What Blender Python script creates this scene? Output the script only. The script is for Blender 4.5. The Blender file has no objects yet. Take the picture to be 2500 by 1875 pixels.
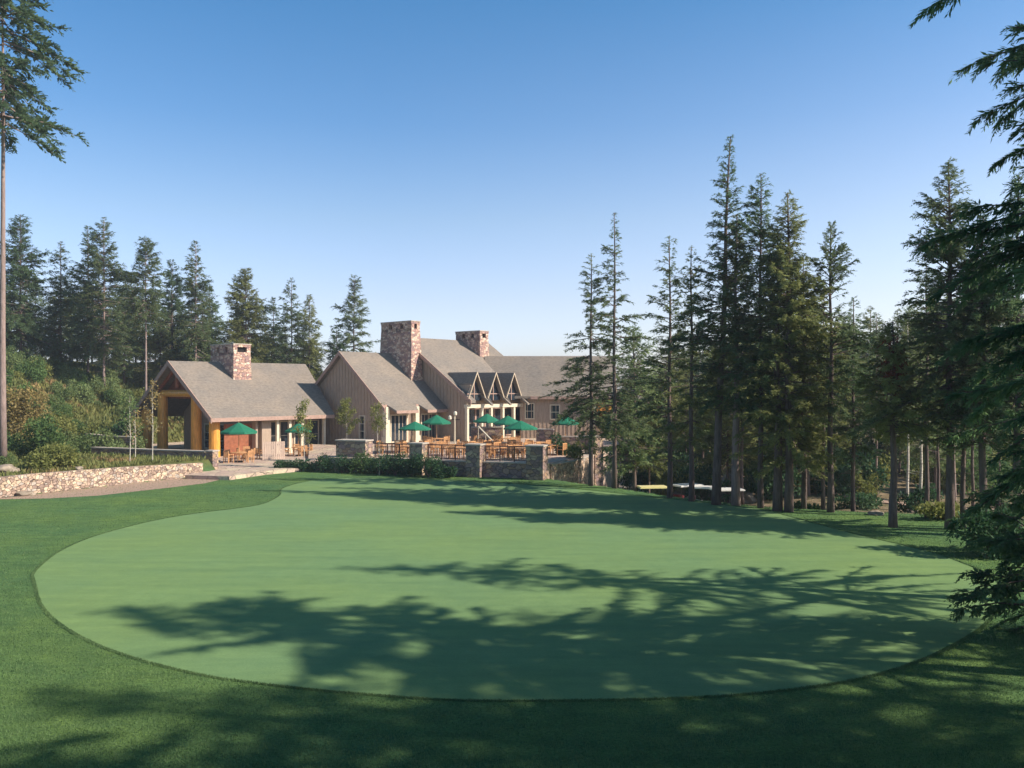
import bpy, math, random
import numpy as np
from mathutils import Vector, Matrix
R = math.radians
random.seed(5)
col = bpy.context.scene.collection
sc = bpy.context.scene
F = 2100.0          # focal length in pixels of the 2500 px wide photograph
CX, HY, EYE = 1250.0, 945.0, 6.0

# ---------------------------------------------------------------- camera
cam = bpy.data.cameras.new('camera')
cam.sensor_width = 36.0
cam.lens = 36.0 * F / 2500.0
cam.shift_y = 7.5 / 2500.0
cam.clip_start = 0.1
cam.clip_end = 6000
co = bpy.data.objects.new('camera', cam)
co.location = (0, 0, EYE)
co.rotation_euler = (R(90), 0, 0)
col.objects.link(co)
sc.camera = co

# ---------------------------------------------------------------- sky and sun
SUN_EL, SUN_AZ = 35.0, 103.0            # azimuth clockwise from +Y
sx = math.sin(R(SUN_AZ)) * math.cos(R(SUN_EL))
sy = math.cos(R(SUN_AZ)) * math.cos(R(SUN_EL))
sz = math.sin(R(SUN_EL))
world = bpy.data.worlds.new('World')
sc.world = world
world.use_nodes = True
wn = world.node_tree
bg = wn.nodes['Background']
sky = wn.nodes.new('ShaderNodeTexSky')
sky.sky_type = 'NISHITA'
sky.sun_disc = False
sky.sun_elevation = R(SUN_EL)
sky.sun_rotation = R(SUN_AZ)
sky.air_density = 1.0
sky.dust_density = 1.2
sky.ozone_density = 2.2
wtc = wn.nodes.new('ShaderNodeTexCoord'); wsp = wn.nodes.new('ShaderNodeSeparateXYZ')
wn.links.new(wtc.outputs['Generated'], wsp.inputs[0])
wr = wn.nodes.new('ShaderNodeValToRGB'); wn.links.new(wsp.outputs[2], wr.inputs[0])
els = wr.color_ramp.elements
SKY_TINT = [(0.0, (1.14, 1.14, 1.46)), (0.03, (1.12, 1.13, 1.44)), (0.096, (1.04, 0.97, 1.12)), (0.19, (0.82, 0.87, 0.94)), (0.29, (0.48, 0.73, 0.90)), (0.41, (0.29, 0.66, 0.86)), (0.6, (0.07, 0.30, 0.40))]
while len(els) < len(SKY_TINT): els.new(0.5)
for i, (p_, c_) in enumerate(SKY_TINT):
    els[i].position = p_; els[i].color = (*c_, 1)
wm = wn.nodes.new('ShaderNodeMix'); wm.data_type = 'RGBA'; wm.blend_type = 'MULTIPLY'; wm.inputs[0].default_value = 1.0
# paler air on the sun's side, low down
wdp = wn.nodes.new('ShaderNodeVectorMath'); wdp.operation = 'DOT_PRODUCT'; wdp.inputs[1].default_value = (math.sin(R(SUN_AZ)), math.cos(R(SUN_AZ)), 0)
wn.links.new(wtc.outputs['Generated'], wdp.inputs[0])
wm1 = wn.nodes.new('ShaderNodeMapRange'); wm1.inputs['From Min'].default_value = -0.35; wm1.inputs['From Max'].default_value = 0.45
wn.links.new(wdp.outputs['Value'], wm1.inputs['Value'])
wm2 = wn.nodes.new('ShaderNodeMapRange'); wm2.inputs['From Min'].default_value = 0.42; wm2.inputs['From Max'].default_value = 0.05
wm2.inputs['To Max'].default_value = 0.95
wn.links.new(wsp.outputs[2], wm2.inputs['Value'])
wm3 = wn.nodes.new('ShaderNodeMath'); wm3.operation = 'MULTIPLY'; wn.links.new(wm1.outputs[0], wm3.inputs[0]); wn.links.new(wm2.outputs[0], wm3.inputs[1])
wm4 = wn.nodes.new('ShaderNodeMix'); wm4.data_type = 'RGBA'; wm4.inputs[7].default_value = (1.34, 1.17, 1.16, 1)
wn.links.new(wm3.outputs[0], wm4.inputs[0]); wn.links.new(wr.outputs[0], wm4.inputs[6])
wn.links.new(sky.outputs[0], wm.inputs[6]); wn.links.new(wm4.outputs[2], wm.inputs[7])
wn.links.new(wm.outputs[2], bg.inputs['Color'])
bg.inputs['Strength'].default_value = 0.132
sl = bpy.data.lights.new('sun', 'SUN')
sl.energy = 4.8
sl.angle = R(0.8)
sl.color = (1.0, 0.88, 0.74)
so = bpy.data.objects.new('sun', sl)
so.rotation_euler = Vector((sx, sy, sz)).to_track_quat('Z', 'Y').to_euler()
so.location = (60, -20, 60)
col.objects.link(so)
sc.view_settings.view_transform = 'Standard'
sc.view_settings.look = 'None'
sc.view_settings.exposure = 0.68
sc.view_settings.gamma = 1.0

# ---------------------------------------------------------------- helpers
def gx(px, d): return (px - CX) / F * d
def gz(py, d): return EYE - (py - HY) / F * d
def ground_at(px, py, z=0.0):
    d = (EYE - z) * F / (py - HY)
    return (gx(px, d), d)

def tag(o, label=None, cat=None, group=None, kind=None):
    if label: o['label'] = label
    if cat: o['category'] = cat
    if group: o['group'] = group
    if kind: o['kind'] = kind
    return o
def empty(name, loc=(0, 0, 0), rz=0.0, label=None, cat=None, group=None):
    o = bpy.data.objects.new(name, None)
    o.empty_display_size = 0.3
    o.location = loc
    o.rotation_euler = (0, 0, rz)
    col.objects.link(o)
    return tag(o, label, cat, group)
def world_off(p):
    v = Vector((0, 0, 0))
    while p is not None:
        v += p.location
        p = p.parent
    return v
def link_mesh(name, me, parent=None, world_coords=False):
    o = bpy.data.objects.new(name, me)
    col.objects.link(o)
    if parent is not None:
        o.parent = parent
        if world_coords:
            o.location = -world_off(parent)
    return o
def copy_tree(o, parent=None):
    c = o.copy()
    col.objects.link(c)
    c.parent = parent
    for ch in o.children:
        copy_tree(ch, c)
    return c

class MB:
    def __init__(s): s.v = []; s.f = []; s.m = []; s.mi = 0
    def poly(s, pts):
        n = len(s.v); s.v += [tuple(p) for p in pts]
        s.f.append(tuple(range(n, n + len(pts)))); s.m.append(s.mi)
    def hexa(s, c):     # 8 corners: bottom ring then top ring
        n = len(s.v); s.v += [tuple(p) for p in c]
        for q in ((0,3,2,1),(4,5,6,7),(0,1,5,4),(1,2,6,5),(2,3,7,6),(3,0,4,7)):
            s.f.append(tuple(n + i for i in q)); s.m.append(s.mi)
    def box(s, x0, x1, y0, y1, z0, z1):
        s.hexa([(x0,y0,z0),(x1,y0,z0),(x1,y1,z0),(x0,y1,z0),(x0,y0,z1),(x1,y0,z1),(x1,y1,z1),(x0,y1,z1)])
    def prism(s, pts, off):     # closed slab: polygon pts and the same shifted by off
        off = Vector(off); n = len(s.v); k = len(pts)
        s.v += [tuple(p) for p in pts] + [tuple(Vector(p) + off) for p in pts]
        s.f.append(tuple(range(n, n + k))); s.m.append(s.mi)
        s.f.append(tuple(range(n + 2 * k - 1, n + k - 1, -1))); s.m.append(s.mi)
        for i in range(k):
            j = (i + 1) % k
            s.f.append((n + i, n + k + i, n + k + j, n + j)); s.m.append(s.mi)
    def beam(s, p0, p1, w, h, up=(0, 0, 1)):
        p0 = Vector(p0); p1 = Vector(p1); d = (p1 - p0).normalized(); up = Vector(up)
        a = d.cross(up)
        if a.length < 1e-4: a = Vector((1, 0, 0))
        a.normalize(); b = a.cross(d).normalized()
        a = a * (w / 2); b = b * (h / 2)
        s.hexa([p0 - a - b, p0 + a - b, p1 + a - b, p1 - a - b, p0 - a + b, p0 + a + b, p1 + a + b, p1 - a + b])
    def tube(s, pts, rads, n=8, cap=True):
        rings = []
        for i, p in enumerate(pts):
            p = Vector(p)
            d = (Vector(pts[min(i + 1, len(pts) - 1)]) - Vector(pts[max(i - 1, 0)])).normalized()
            a = d.cross(Vector((0, 1, 0)))
            if a.length < 0.1: a = d.cross(Vector((1, 0, 0)))
            a.normalize(); b = d.cross(a)
            base = len(s.v)
            for k in range(n):
                t = 2 * math.pi * k / n
                s.v.append(tuple(p + (a * math.cos(t) + b * math.sin(t)) * rads[i]))
            rings.append(base)
        for i in range(len(rings) - 1):
            for k in range(n):
                k2 = (k + 1) % n
                s.f.append((rings[i] + k, rings[i] + k2, rings[i + 1] + k2, rings[i + 1] + k)); s.m.append(s.mi)
        if cap:
            s.f.append(tuple(rings[0] + k for k in range(n))); s.m.append(s.mi)
            s.f.append(tuple(rings[-1] + k for k in range(n - 1, -1, -1))); s.m.append(s.mi)
    def build(s, name, mats, parent=None, wc=False, smooth=False):
        me = bpy.data.meshes.new(name)
        me.from_pydata(s.v, [], s.f)
        if not isinstance(mats, (list, tuple)): mats = [mats]
        for m in mats: me.materials.append(m)
        me.polygons.foreach_set('material_index', s.m)
        if smooth: me.polygons.foreach_set('use_smooth', [True] * len(s.f))
        me.update()
        bmfix(me)
        return link_mesh(name, me, parent, wc)
import bmesh
def bmfix(me):
    bm = bmesh.new(); bm.from_mesh(me)
    bmesh.ops.recalc_face_normals(bm, faces=bm.faces)
    bm.to_mesh(me); bm.free()

def quads_mesh(name, P, mats, mi=None):
    """P: (N,4,3) array of separate quads"""
    N = len(P)
    me = bpy.data.meshes.new(name)
    me.vertices.add(N * 4); me.loops.add(N * 4); me.polygons.add(N)
    me.vertices.foreach_set('co', P.astype(np.float32).reshape(-1))
    me.loops.foreach_set('vertex_index', np.arange(N * 4, dtype=np.int32))
    me.polygons.foreach_set('loop_start', np.arange(0, N * 4, 4, dtype=np.int32))
    if not isinstance(mats, (list, tuple)): mats = [mats]
    for m in mats: me.materials.append(m)
    if mi is not None: me.polygons.foreach_set('material_index', mi.astype(np.int32))
    me.update(calc_edges=True)
    return me

# ---------------------------------------------------------------- materials
def nt(name):
    m = bpy.data.materials.new(name); m.use_nodes = True
    t = m.node_tree; b = t.nodes['Principled BSDF']
    return m, t, b
def nd(t, typ, **kw):
    n = t.nodes.new(typ)
    for k, v in kw.items():
        if k in n.inputs.keys(): n.inputs[k].default_value = v
        else: setattr(n, k, v)
    return n
def ramp(t, fac, stops, interp='LINEAR'):
    n = t.nodes.new('ShaderNodeValToRGB'); n.color_ramp.interpolation = interp
    e = n.color_ramp.elements
    while len(e) < len(stops): e.new(0.5)
    for i, (p, c) in enumerate(stops):
        e[i].position = p; e[i].color = (*c, 1)
    t.links.new(fac, n.inputs[0]); return n.outputs[0]
def mapped(t, scale=(1, 1, 1), rot=(0, 0, 0), src='Object'):
    tc = t.nodes.new('ShaderNodeTexCoord'); mp = t.nodes.new('ShaderNodeMapping')
    mp.inputs['Scale'].default_value = scale; mp.inputs['Rotation'].default_value = rot
    t.links.new(tc.outputs[src], mp.inputs[0]); return mp.outputs[0]
def noise(t, vec, scale, detail=4, rough=0.55):
    n = t.nodes.new('ShaderNodeTexNoise'); n.inputs['Scale'].default_value = scale
    n.inputs['Detail'].default_value = detail; n.inputs['Roughness'].default_value = rough
    if vec is not None: t.links.new(vec, n.inputs['Vector'])
    return n.outputs['Fac']
def bump(t, b, h, strength, dist):
    n = t.nodes.new('ShaderNodeBump'); n.inputs['Strength'].default_value = strength
    n.inputs['Distance'].default_value = dist
    t.links.new(h, n.inputs['Height']); t.links.new(n.outputs[0], b.inputs['Normal'])
def mix(t, f, a, c, mode='MIX'):
    n = t.nodes.new('ShaderNodeMix'); n.data_type = 'RGBA'; n.blend_type = mode
    for sock, v in ((n.inputs[0], f), (n.inputs[6], a), (n.inputs[7], c)):
        if hasattr(v, 'links'): t.links.new(v, sock)
        elif isinstance(v, (int, float)): sock.default_value = v
        else: sock.default_value = (*v, 1)
    return n.outputs[2]
def plain(name, c, rough=0.6, var=0.18, scale=6, metal=0.0, spec=0.4, bmp=0.0, stretch=(1, 1, 1)):
    m, t, b = nt(name)
    v = mapped(t, stretch)
    lo = tuple(x * (1 - var) for x in c); hi = tuple(min(1, x * (1 + var)) for x in c)
    n = noise(t, v, scale, 5)
    t.links.new(ramp(t, n, [(0.3, lo), (0.7, hi)]), b.inputs['Base Color'])
    b.inputs['Roughness'].default_value = rough; b.inputs['Metallic'].default_value = metal
    b.inputs['Specular IOR Level'].default_value = spec
    if bmp: bump(t, b, n, bmp, 0.02)
    return m
def stone_mat(name, cols, scale=2.6, zs=1.6, mortar=(0.16, 0.13, 0.11), edge=0.05):
    m, t, b = nt(name)
    tc = t.nodes.new('ShaderNodeTexCoord')
    wob = t.nodes.new('ShaderNodeTexNoise'); wob.inputs['Scale'].default_value = 1.7
    t.links.new(tc.outputs['Object'], wob.inputs['Vector'])
    ad = t.nodes.new('ShaderNodeMixRGB'); ad.blend_type = 'LINEAR_LIGHT'; ad.inputs[0].default_value = 0.12
    t.links.new(tc.outputs['Object'], ad.inputs[1]); t.links.new(wob.outputs['Color'], ad.inputs[2])
    mp = t.nodes.new('ShaderNodeMapping'); mp.inputs['Scale'].default_value = (1, 1, zs)
    t.links.new(ad.outputs[0], mp.inputs[0])
    v1 = nd(t, 'ShaderNodeTexVoronoi', Scale=scale); v2 = nd(t, 'ShaderNodeTexVoronoi', Scale=scale)
    v2.feature = 'DISTANCE_TO_EDGE'
    for v in (v1, v2): t.links.new(mp.outputs[0], v.inputs['Vector'])
    sp = t.nodes.new('ShaderNodeSeparateColor'); t.links.new(v1.outputs['Color'], sp.inputs[0])
    n = len(cols)
    c = ramp(t, sp.outputs[0], [(i / n, cc) for i, cc in enumerate(cols)], 'CONSTANT')
    fine = noise(t, tc.outputs['Object'], 9, 5)
    c = mix(t, 1.0, c, ramp(t, fine, [(0.25, (0.68, 0.68, 0.7)), (0.75, (1.2, 1.15, 1.1))]), 'MULTIPLY')
    e = t.nodes.new('ShaderNodeMapRange'); e.inputs['From Min'].default_value = 0.0
    e.inputs['From Max'].default_value = edge; t.links.new(v2.outputs['Distance'], e.inputs['Value'])
    t.links.new(mix(t, e.outputs[0], mortar, c), b.inputs['Base Color'])
    b.inputs['Roughness'].default_value = 0.85
    hh = t.nodes.new('ShaderNodeMath'); hh.operation = 'MULTIPLY_ADD'; hh.inputs[1].default_value = 0.4
    t.links.new(fine, hh.inputs[0]); t.links.new(e.outputs[0], hh.inputs[2])
    bump(t, b, hh.outputs[0], 1.0, 0.06)
    return m
def leaf_mat(name, dark, light, trans=0.3, scale=0.6, brown=None, vsc=7):
    m, t, b = nt(name)
    g = t.nodes.new('ShaderNodeNewGeometry'); oi = t.nodes.new('ShaderNodeObjectInfo')
    tc = t.nodes.new('ShaderNodeTexCoord')
    n1 = noise(t, tc.outputs['Object'], scale, 3); n2 = noise(t, tc.outputs['Object'], vsc, 2)
    s = t.nodes.new('ShaderNodeMath'); s.operation = 'MULTIPLY_ADD'; s.inputs[1].default_value = 0.45
    t.links.new(n2, s.inputs[0]); t.links.new(n1, s.inputs[2])
    s2 = t.nodes.new('ShaderNodeMath'); s2.operation = 'MULTIPLY_ADD'; s2.inputs[1].default_value = 0.16
    t.links.new(oi.outputs['Random'], s2.inputs[0]); t.links.new(s.outputs[0], s2.inputs[2])
    stops = [(0.50, dark), (0.95, light)]
    if brown: stops.append((1.0, brown))
    c = ramp(t, s2.outputs[0], stops)
    t.links.new(c, b.inputs['Base Color'])
    b.inputs['Roughness'].default_value = 0.65; b.inputs['Specular IOR Level'].default_value = 0.2
    tr = t.nodes.new('ShaderNodeBsdfTranslucent'); t.links.new(c, tr.inputs['Color'])
    mx = t.nodes.new('ShaderNodeMixShader'); mx.inputs[0].default_value = trans
    out = t.nodes['Material Output']
    t.links.new(b.outputs[0], mx.inputs[1]); t.links.new(tr.outputs[0], mx.inputs[2])
    t.links.new(mx.outputs[0], out.inputs['Surface'])
    return m

M = {}
M['shingle'] = None
def shingle(name, base):
    m, t, b = nt(name)
    tc = t.nodes.new('ShaderNodeTexCoord')
    sp = t.nodes.new('ShaderNodeSeparateXYZ'); t.links.new(tc.outputs['Object'], sp.inputs[0])
    n1 = noise(t, tc.outputs['Object'], 0.5, 4); 
    mp = mapped(t, (2.2, 2.2, 7.0)); n2 = noise(t, mp, 1.6, 3, 0.7)
    md = t.nodes.new('ShaderNodeMath'); md.operation = 'FRACT'
    mu = t.nodes.new('ShaderNodeMath'); mu.operation = 'MULTIPLY'; mu.inputs[1].default_value = 7.5
    t.links.new(sp.outputs[2], mu.inputs[0]); t.links.new(mu.outputs[0], md.inputs[0])
    c = ramp(t, n2, [(0.28, tuple(x * 0.72 for x in base)), (0.5, base), (0.75, tuple(x * 1.25 for x in base))])
    c = mix(t, 1.0, c, ramp(t, n1, [(0.3, (0.86, 0.88, 0.9)), (0.7, (1.1, 1.06, 1.0))]), 'MULTIPLY')
    c = mix(t, 1.0, c, ramp(t, md.outputs[0], [(0.0, (0.72, 0.72, 0.72)), (0.2, (1, 1, 1))]), 'MULTIPLY')
    t.links.new(c, b.inputs['Base Color']); b.inputs['Roughness'].default_value = 0.9
    b.inputs['Specular IOR Level'].default_value = 0.15
    bump(t, b, n2, 0.5, 0.03)
    return m
M['shingle'] = shingle('weathered_shingle', (0.235, 0.203, 0.176))
M['siding'] = plain('board_siding', (0.40, 0.30, 0.225), 0.8, 0.2, 3, stretch=(6, 6, 0.6))
M['batten'] = plain('batten_wood', (0.50, 0.38, 0.31), 0.8, 0.15, 4, stretch=(6, 6, 0.6))
M['fascia'] = plain('fascia_wood', (0.38, 0.25, 0.20), 0.7, 0.2, 5)
M['cream'] = plain('cream_paint', (0.66, 0.58, 0.44), 0.55, 0.1, 5)
M['trim_tan'] = plain('tan_trim', (0.50, 0.40, 0.29), 0.6, 0.12, 5)
M['log'] = plain('varnished_log', (0.72, 0.33, 0.06), 0.4, 0.28, 3, stretch=(4, 4, 0.5), bmp=0.3)
M['redwood'] = plain('dark_red_wood', (0.28, 0.09, 0.04), 0.6, 0.3, 4)
M['teak'] = plain('oiled_patio_wood', (0.55, 0.29, 0.13), 0.5, 0.25, 8, stretch=(3, 3, 1))
M['canvas'] = plain('green_canvas', (0.010, 0.155, 0.085), 0.75, 0.12, 9)
M['iron'] = plain('brown_iron', (0.16, 0.06, 0.04), 0.5, 0.1, 9)
M['darkmetal'] = plain('dark_metal', (0.04, 0.035, 0.03), 0.4, 0.1, 9, metal=0.6)
M['cap'] = plain('stone_cap', (0.46, 0.40, 0.34), 0.8, 0.15, 5, bmp=0.3)
M['soot'] = plain('soot', (0.012, 0.010, 0.010), 0.9, 0.2, 5)
M['lampglass'] = plain('frosted_lamp_glass', (0.75, 0.68, 0.55), 0.3, 0.05, 5)
M['white'] = plain('white_paint', (0.74, 0.72, 0.68), 0.4, 0.06, 6)
M['cart_yellow'] = plain('cream_canopy', (0.78, 0.70, 0.34), 0.35, 0.05, 6)
M['seat_red'] = plain('maroon_vinyl', (0.12, 0.015, 0.02), 0.45, 0.1, 6)
M['rubber'] = plain('rubber', (0.02, 0.02, 0.02), 0.8, 0.1, 6)
m, t, b = nt('window_glass')
b.inputs['Base Color'].default_value = (0.018, 0.028, 0.04, 1); b.inputs['Roughness'].default_value = 0.06
b.inputs['Specular IOR Level'].default_value = 0.8
M['glass'] = m
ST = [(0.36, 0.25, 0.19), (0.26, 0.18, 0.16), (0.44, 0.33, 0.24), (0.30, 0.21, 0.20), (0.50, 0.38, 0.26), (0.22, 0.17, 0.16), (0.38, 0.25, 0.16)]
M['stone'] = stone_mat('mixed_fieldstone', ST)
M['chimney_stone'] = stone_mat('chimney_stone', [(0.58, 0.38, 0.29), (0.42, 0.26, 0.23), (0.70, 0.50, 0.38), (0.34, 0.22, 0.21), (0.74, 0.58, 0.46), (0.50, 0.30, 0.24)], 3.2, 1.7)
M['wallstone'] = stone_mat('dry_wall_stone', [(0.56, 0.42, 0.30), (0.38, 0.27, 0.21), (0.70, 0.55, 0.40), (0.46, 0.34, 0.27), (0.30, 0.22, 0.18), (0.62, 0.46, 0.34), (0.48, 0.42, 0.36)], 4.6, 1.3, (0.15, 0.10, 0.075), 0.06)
M['rock'] = plain('boulder_rock', (0.27, 0.22, 0.17), 0.9, 0.4, 1.8, bmp=0.9)
M['bark'] = plain('grey_bark', (0.13, 0.095, 0.085), 0.95, 0.4, 3, stretch=(4, 4, 0.7), bmp=1.0)
M['bark_pale'] = plain('pale_mauve_bark', (0.26, 0.19, 0.17), 0.95, 0.3, 3, stretch=(4, 4, 0.7), bmp=0.8)
M['aspen'] = plain('pale_aspen_bark', (0.50, 0.45, 0.38), 0.8, 0.3, 4, stretch=(1, 1, 4))
M['deadwood'] = plain('dead_wood', (0.06, 0.05, 0.04), 0.9, 0.3, 4)
M['fir'] = leaf_mat('fir_needles', (0.075, 0.115, 0.062), (0.205, 0.255, 0.115), 0.56)
M['fir_dark'] = leaf_mat('dark_fir_needles', (0.055, 0.100, 0.060), (0.145, 0.215, 0.100), 0.54)
M['fir_far'] = leaf_mat('sunlit_grey_green_needles', (0.090, 0.150, 0.070), (0.250, 0.320, 0.140), 0.55)
M['fir_olive'] = leaf_mat('olive_larch_needles', (0.100, 0.130, 0.045), (0.280, 0.300, 0.110), 0.48)
M['cedar'] = leaf_mat('cedar_fronds', (0.052, 0.108, 0.062), (0.150, 0.240, 0.105), 0.55, 0.8, vsc=3)
M['leaf_mid'] = leaf_mat('green_shrub_leaves', (0.045, 0.095, 0.030), (0.14, 0.22, 0.07), 0.38)
M['leaf_dark'] = leaf_mat('dark_shrub_leaves', (0.022, 0.070, 0.034), (0.070, 0.140, 0.060), 0.35)
M['leaf_yellow'] = leaf_mat('yellow_green_leaves', (0.11, 0.14, 0.035), (0.28, 0.29, 0.09), 0.42)
M['leaf_tan'] = leaf_mat('dry_tan_leaves', (0.17, 0.15, 0.06), (0.40, 0.30, 0.12), 0.4)
M['leaf_rust'] = leaf_mat('dead_rust_foliage', (0.10, 0.02, 0.012), (0.22, 0.05, 0.025), 0.3)
M['leaf_bank'] = leaf_mat('pale_bank_leaves', (0.09, 0.15, 0.05), (0.24, 0.30, 0.12), 0.42)
M['scrub'] = leaf_mat('hillside_scrub', (0.08, 0.13, 0.04), (0.26, 0.26, 0.09), 0.4, 0.25, (0.36, 0.24, 0.12), 2.0)
M['blade'] = leaf_mat('rough_grass_blades', (0.072, 0.140, 0.062), (0.155, 0.245, 0.098), 0.3, 0.35, vsc=5)
M['paving'] = stone_mat('flagstone_paving', [(0.52, 0.40, 0.31), (0.60, 0.50, 0.37), (0.48, 0.36, 0.30), (0.56, 0.43, 0.35)], 1.1, 1.0, (0.36, 0.29, 0.23), 0.03)
M['concrete'] = plain('pale_concrete', (0.56, 0.49, 0.40), 0.9, 0.1, 2, bmp=0.2)
M['gravel'] = plain('pinkish_gravel', (0.36, 0.25, 0.19), 0.95, 0.3, 14, bmp=0.8)

# lawn (rough cut) with soil and scrub zones stored as attributes of the ground itself
def ground_mat():
    m, t, b = nt('rough_lawn')
    tc = t.nodes.new('ShaderNodeTexCoord'); P = tc.outputs['Object']
    big = noise(t, P, 0.16, 4); mid = noise(t, P, 1.3, 5, 0.65)
    fine = noise(t, P, 16, 4, 0.7)
    mp = mapped(t, (1.2, 5.0, 1), (0, 0, R(-8))); st = noise(t, mp, 0.55, 3)
    grass = ramp(t, mid, [(0.3, (0.075, 0.148, 0.060)), (0.7, (0.112, 0.205, 0.075))])
    grass = mix(t, 1.0, grass, ramp(t, big, [(0.35, (0.78, 0.88, 0.96)), (0.65, (1.28, 1.12, 0.88))]), 'MULTIPLY')
    grass = mix(t, 1.0, grass, ramp(t, fine, [(0.3, (0.55, 0.6, 0.6)), (0.7, (1.4, 1.35, 1.3))]), 'MULTIPLY')
    grass = mix(t, 1.0, grass, ramp(t, st, [(0.35, (0.84, 0.87, 0.9)), (0.65, (1.12, 1.1, 1.05))]), 'MULTIPLY')
    soil = ramp(t, mid, [(0.3, (0.10, 0.11, 0.05)), (0.5, (0.21, 0.155, 0.095)), (0.72, (0.32, 0.25, 0.17))])
    scrub = ramp(t, mid, [(0.3, (0.05, 0.065, 0.02)), (0.55, (0.12, 0.12, 0.04)), (0.75, (0.22, 0.16, 0.08))])
    a1 = t.nodes.new('ShaderNodeAttribute'); a1.attribute_name = 'soil'
    a2 = t.nodes.new('ShaderNodeAttribute'); a2.attribute_name = 'scrub'
    n0 = t.nodes.new('ShaderNodeMath'); n0.operation = 'MULTIPLY_ADD'; n0.inputs[1].default_value = 0.9
    t.links.new(mid, n0.inputs[0]); t.links.new(a1.outputs['Fac'], n0.inputs[2])
    f1 = t.nodes.new('ShaderNodeMapRange'); f1.inputs['From Min'].default_value = 0.86; f1.inputs['From Max'].default_value = 1.02
    t.links.new(n0.outputs[0], f1.inputs['Value'])
    c = mix(t, f1.outputs[0], grass, soil)
    c = mix(t, a2.outputs['Fac'], c, scrub)
    t.links.new(c, b.inputs['Base Color']); b.inputs['Roughness'].default_value = 0.95
    b.inputs['Specular IOR Level'].default_value = 0.1
    bump(t, b, fine, 0.9, 0.05)
    return m
M['ground'] = ground_mat()
def green_mat():
    m, t, b = nt('mown_putting_turf')
    tc = t.nodes.new('ShaderNodeTexCoord'); P = tc.outputs['Object']
    big = noise(t, P, 0.11, 3)
    mp = mapped(t, (0.35, 2.4, 1), (0, 0, R(-9))); st = noise(t, mp, 0.6, 6, 0.68)
    fine = noise(t, P, 22, 3, 0.7); mid = noise(t, P, 1.8, 4, 0.6)
    c = ramp(t, st, [(0.3, (0.130, 0.218, 0.096)), (0.7, (0.172, 0.274, 0.112))])
    c = mix(t, 1.0, c, ramp(t, big, [(0.35, (0.92, 0.97, 1.04)), (0.65, (1.09, 1.04, 0.91))]), 'MULTIPLY')
    c = mix(t, 1.0, c, ramp(t, mid, [(0.3, (0.93, 0.95, 0.95)), (0.7, (1.06, 1.05, 1.04))]), 'MULTIPLY')
    c = mix(t, 1.0, c, ramp(t, fine, [(0.3, (0.88, 0.9, 0.9)), (0.7, (1.1, 1.1, 1.1))]), 'MULTIPLY')
    t.links.new(c, b.inputs['Base Color']); b.inputs['Roughness'].default_value = 0.9
    b.inputs['Specular IOR Level'].default_value = 0.15
    bump(t, b, mid, 0.35, 0.05)
    return m
M['green'] = green_mat()

# ---------------------------------------------------------------- terrain
def smooth(a): 
    a = np.clip(a, 0, 1); return a * a * (3 - 2 * a)
HFY = [0, 40, 48, 66, 78, 88, 96, 130]; HFX = [-22, -25.5, -30.0, -34.5, -38.0, -36, -32, -20]
RIMX = [-2, 2.4, 4.8, 6.1, 8.6, 10.5, 13, 16, 18, 24, 32, 60]
RIMY = [90, 56.3, 52.8, 51.4, 47.4, 45.2, 42.8, 41, 39.5, 35.5, 31, 22]
def vnoise(x, y, s, seed=0):
    return (np.sin(x / s * 1.7 + seed) * np.cos(y / s * 1.3 + seed * 2) + 0.5 * np.sin((x + y) / s * 2.9 + seed * 3)) / 1.5
def height(x, y):
    x = np.asarray(x, float); y = np.asarray(y, float)
    h = np.zeros_like(x * y)
    # fall beyond the tree rim, right
    rim = np.interp(x, RIMX, RIMY)
    w = np.interp(x, [12, 20], [4.5, 16])
    h = h - np.interp(x, [12, 20], [2.4, 1.4]) * smooth((y - rim) / w) * smooth((x - 1.5) / 1.5)
    # knoll under the camera
    h = h + np.where(y < 11.8, 0.375 * np.clip(11.8 - y, 0, 11.5), 0)
    # planted bed behind the low stone wall
    ax, ay = -26.9, 48.0; dx, dy = 0.503, 0.864
    n = (x - ax) * -dy + (y - ay) * dx
    line = 60.4 + (-21.1 - x) * 0.34
    bed = 1.0 * smooth((n - 0.25) / 0.3) * (1 - smooth((y - line + 0.7) / 0.5))
    h = np.where(x < -18, np.maximum(h, bed), h)
    # hillside on the left
    fx = np.interp(y, HFY, HFX)
    n2 = fx - x
    hill = 9.0 * (1 - np.exp(-np.clip(n2, 0, 200) * 1.35 / 9.0)) * np.interp(y, [14, 34, 50, 66], [0, 0.25, .5, 1])
    hill = hill * (1 + 0.10 * vnoise(x, y, 6, 1.0))
    h = np.where(n2 > 0, np.maximum(h, hill + 0.15 * smooth(n2)), h)
    # rise behind the clubhouse
    back = 0.22 * np.clip(y - 96, 0, 22) * smooth((14 - x) / 20)
    h = np.where(back > 0, np.maximum(h, back), h)
    h = h + 0.16 * vnoise(x, y, 5, 2.0) * smooth((y - rim - 4) / 10) * smooth((x - 8) / 8)
    return h
def H(x, y): return float(height(np.array([x]), np.array([y]))[0])
def axis(fine0, fine1, step, lim):
    a = list(np.arange(fine0, fine1 + 1e-6, step)); s = step
    hi = [a[-1]]; lo = [a[0]]
    while hi[-1] < lim: s *= 1.25; hi.append(hi[-1] + s)
    s = step
    while lo[-1] > -lim: s *= 1.25; lo.append(lo[-1] - s)
    return np.array(lo[:0:-1] + a + hi[1:])
X = axis(-60, 60, 0.5, 2500); Y = axis(-2, 112, 0.5, 2500)
XX, YY = np.meshgrid(X, Y)
ZZ = height(XX, YY)
me = bpy.data.meshes.new('ground')
nx, ny = len(X), len(Y)
V = np.stack([XX, YY, ZZ], -1).reshape(-1, 3)
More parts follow.
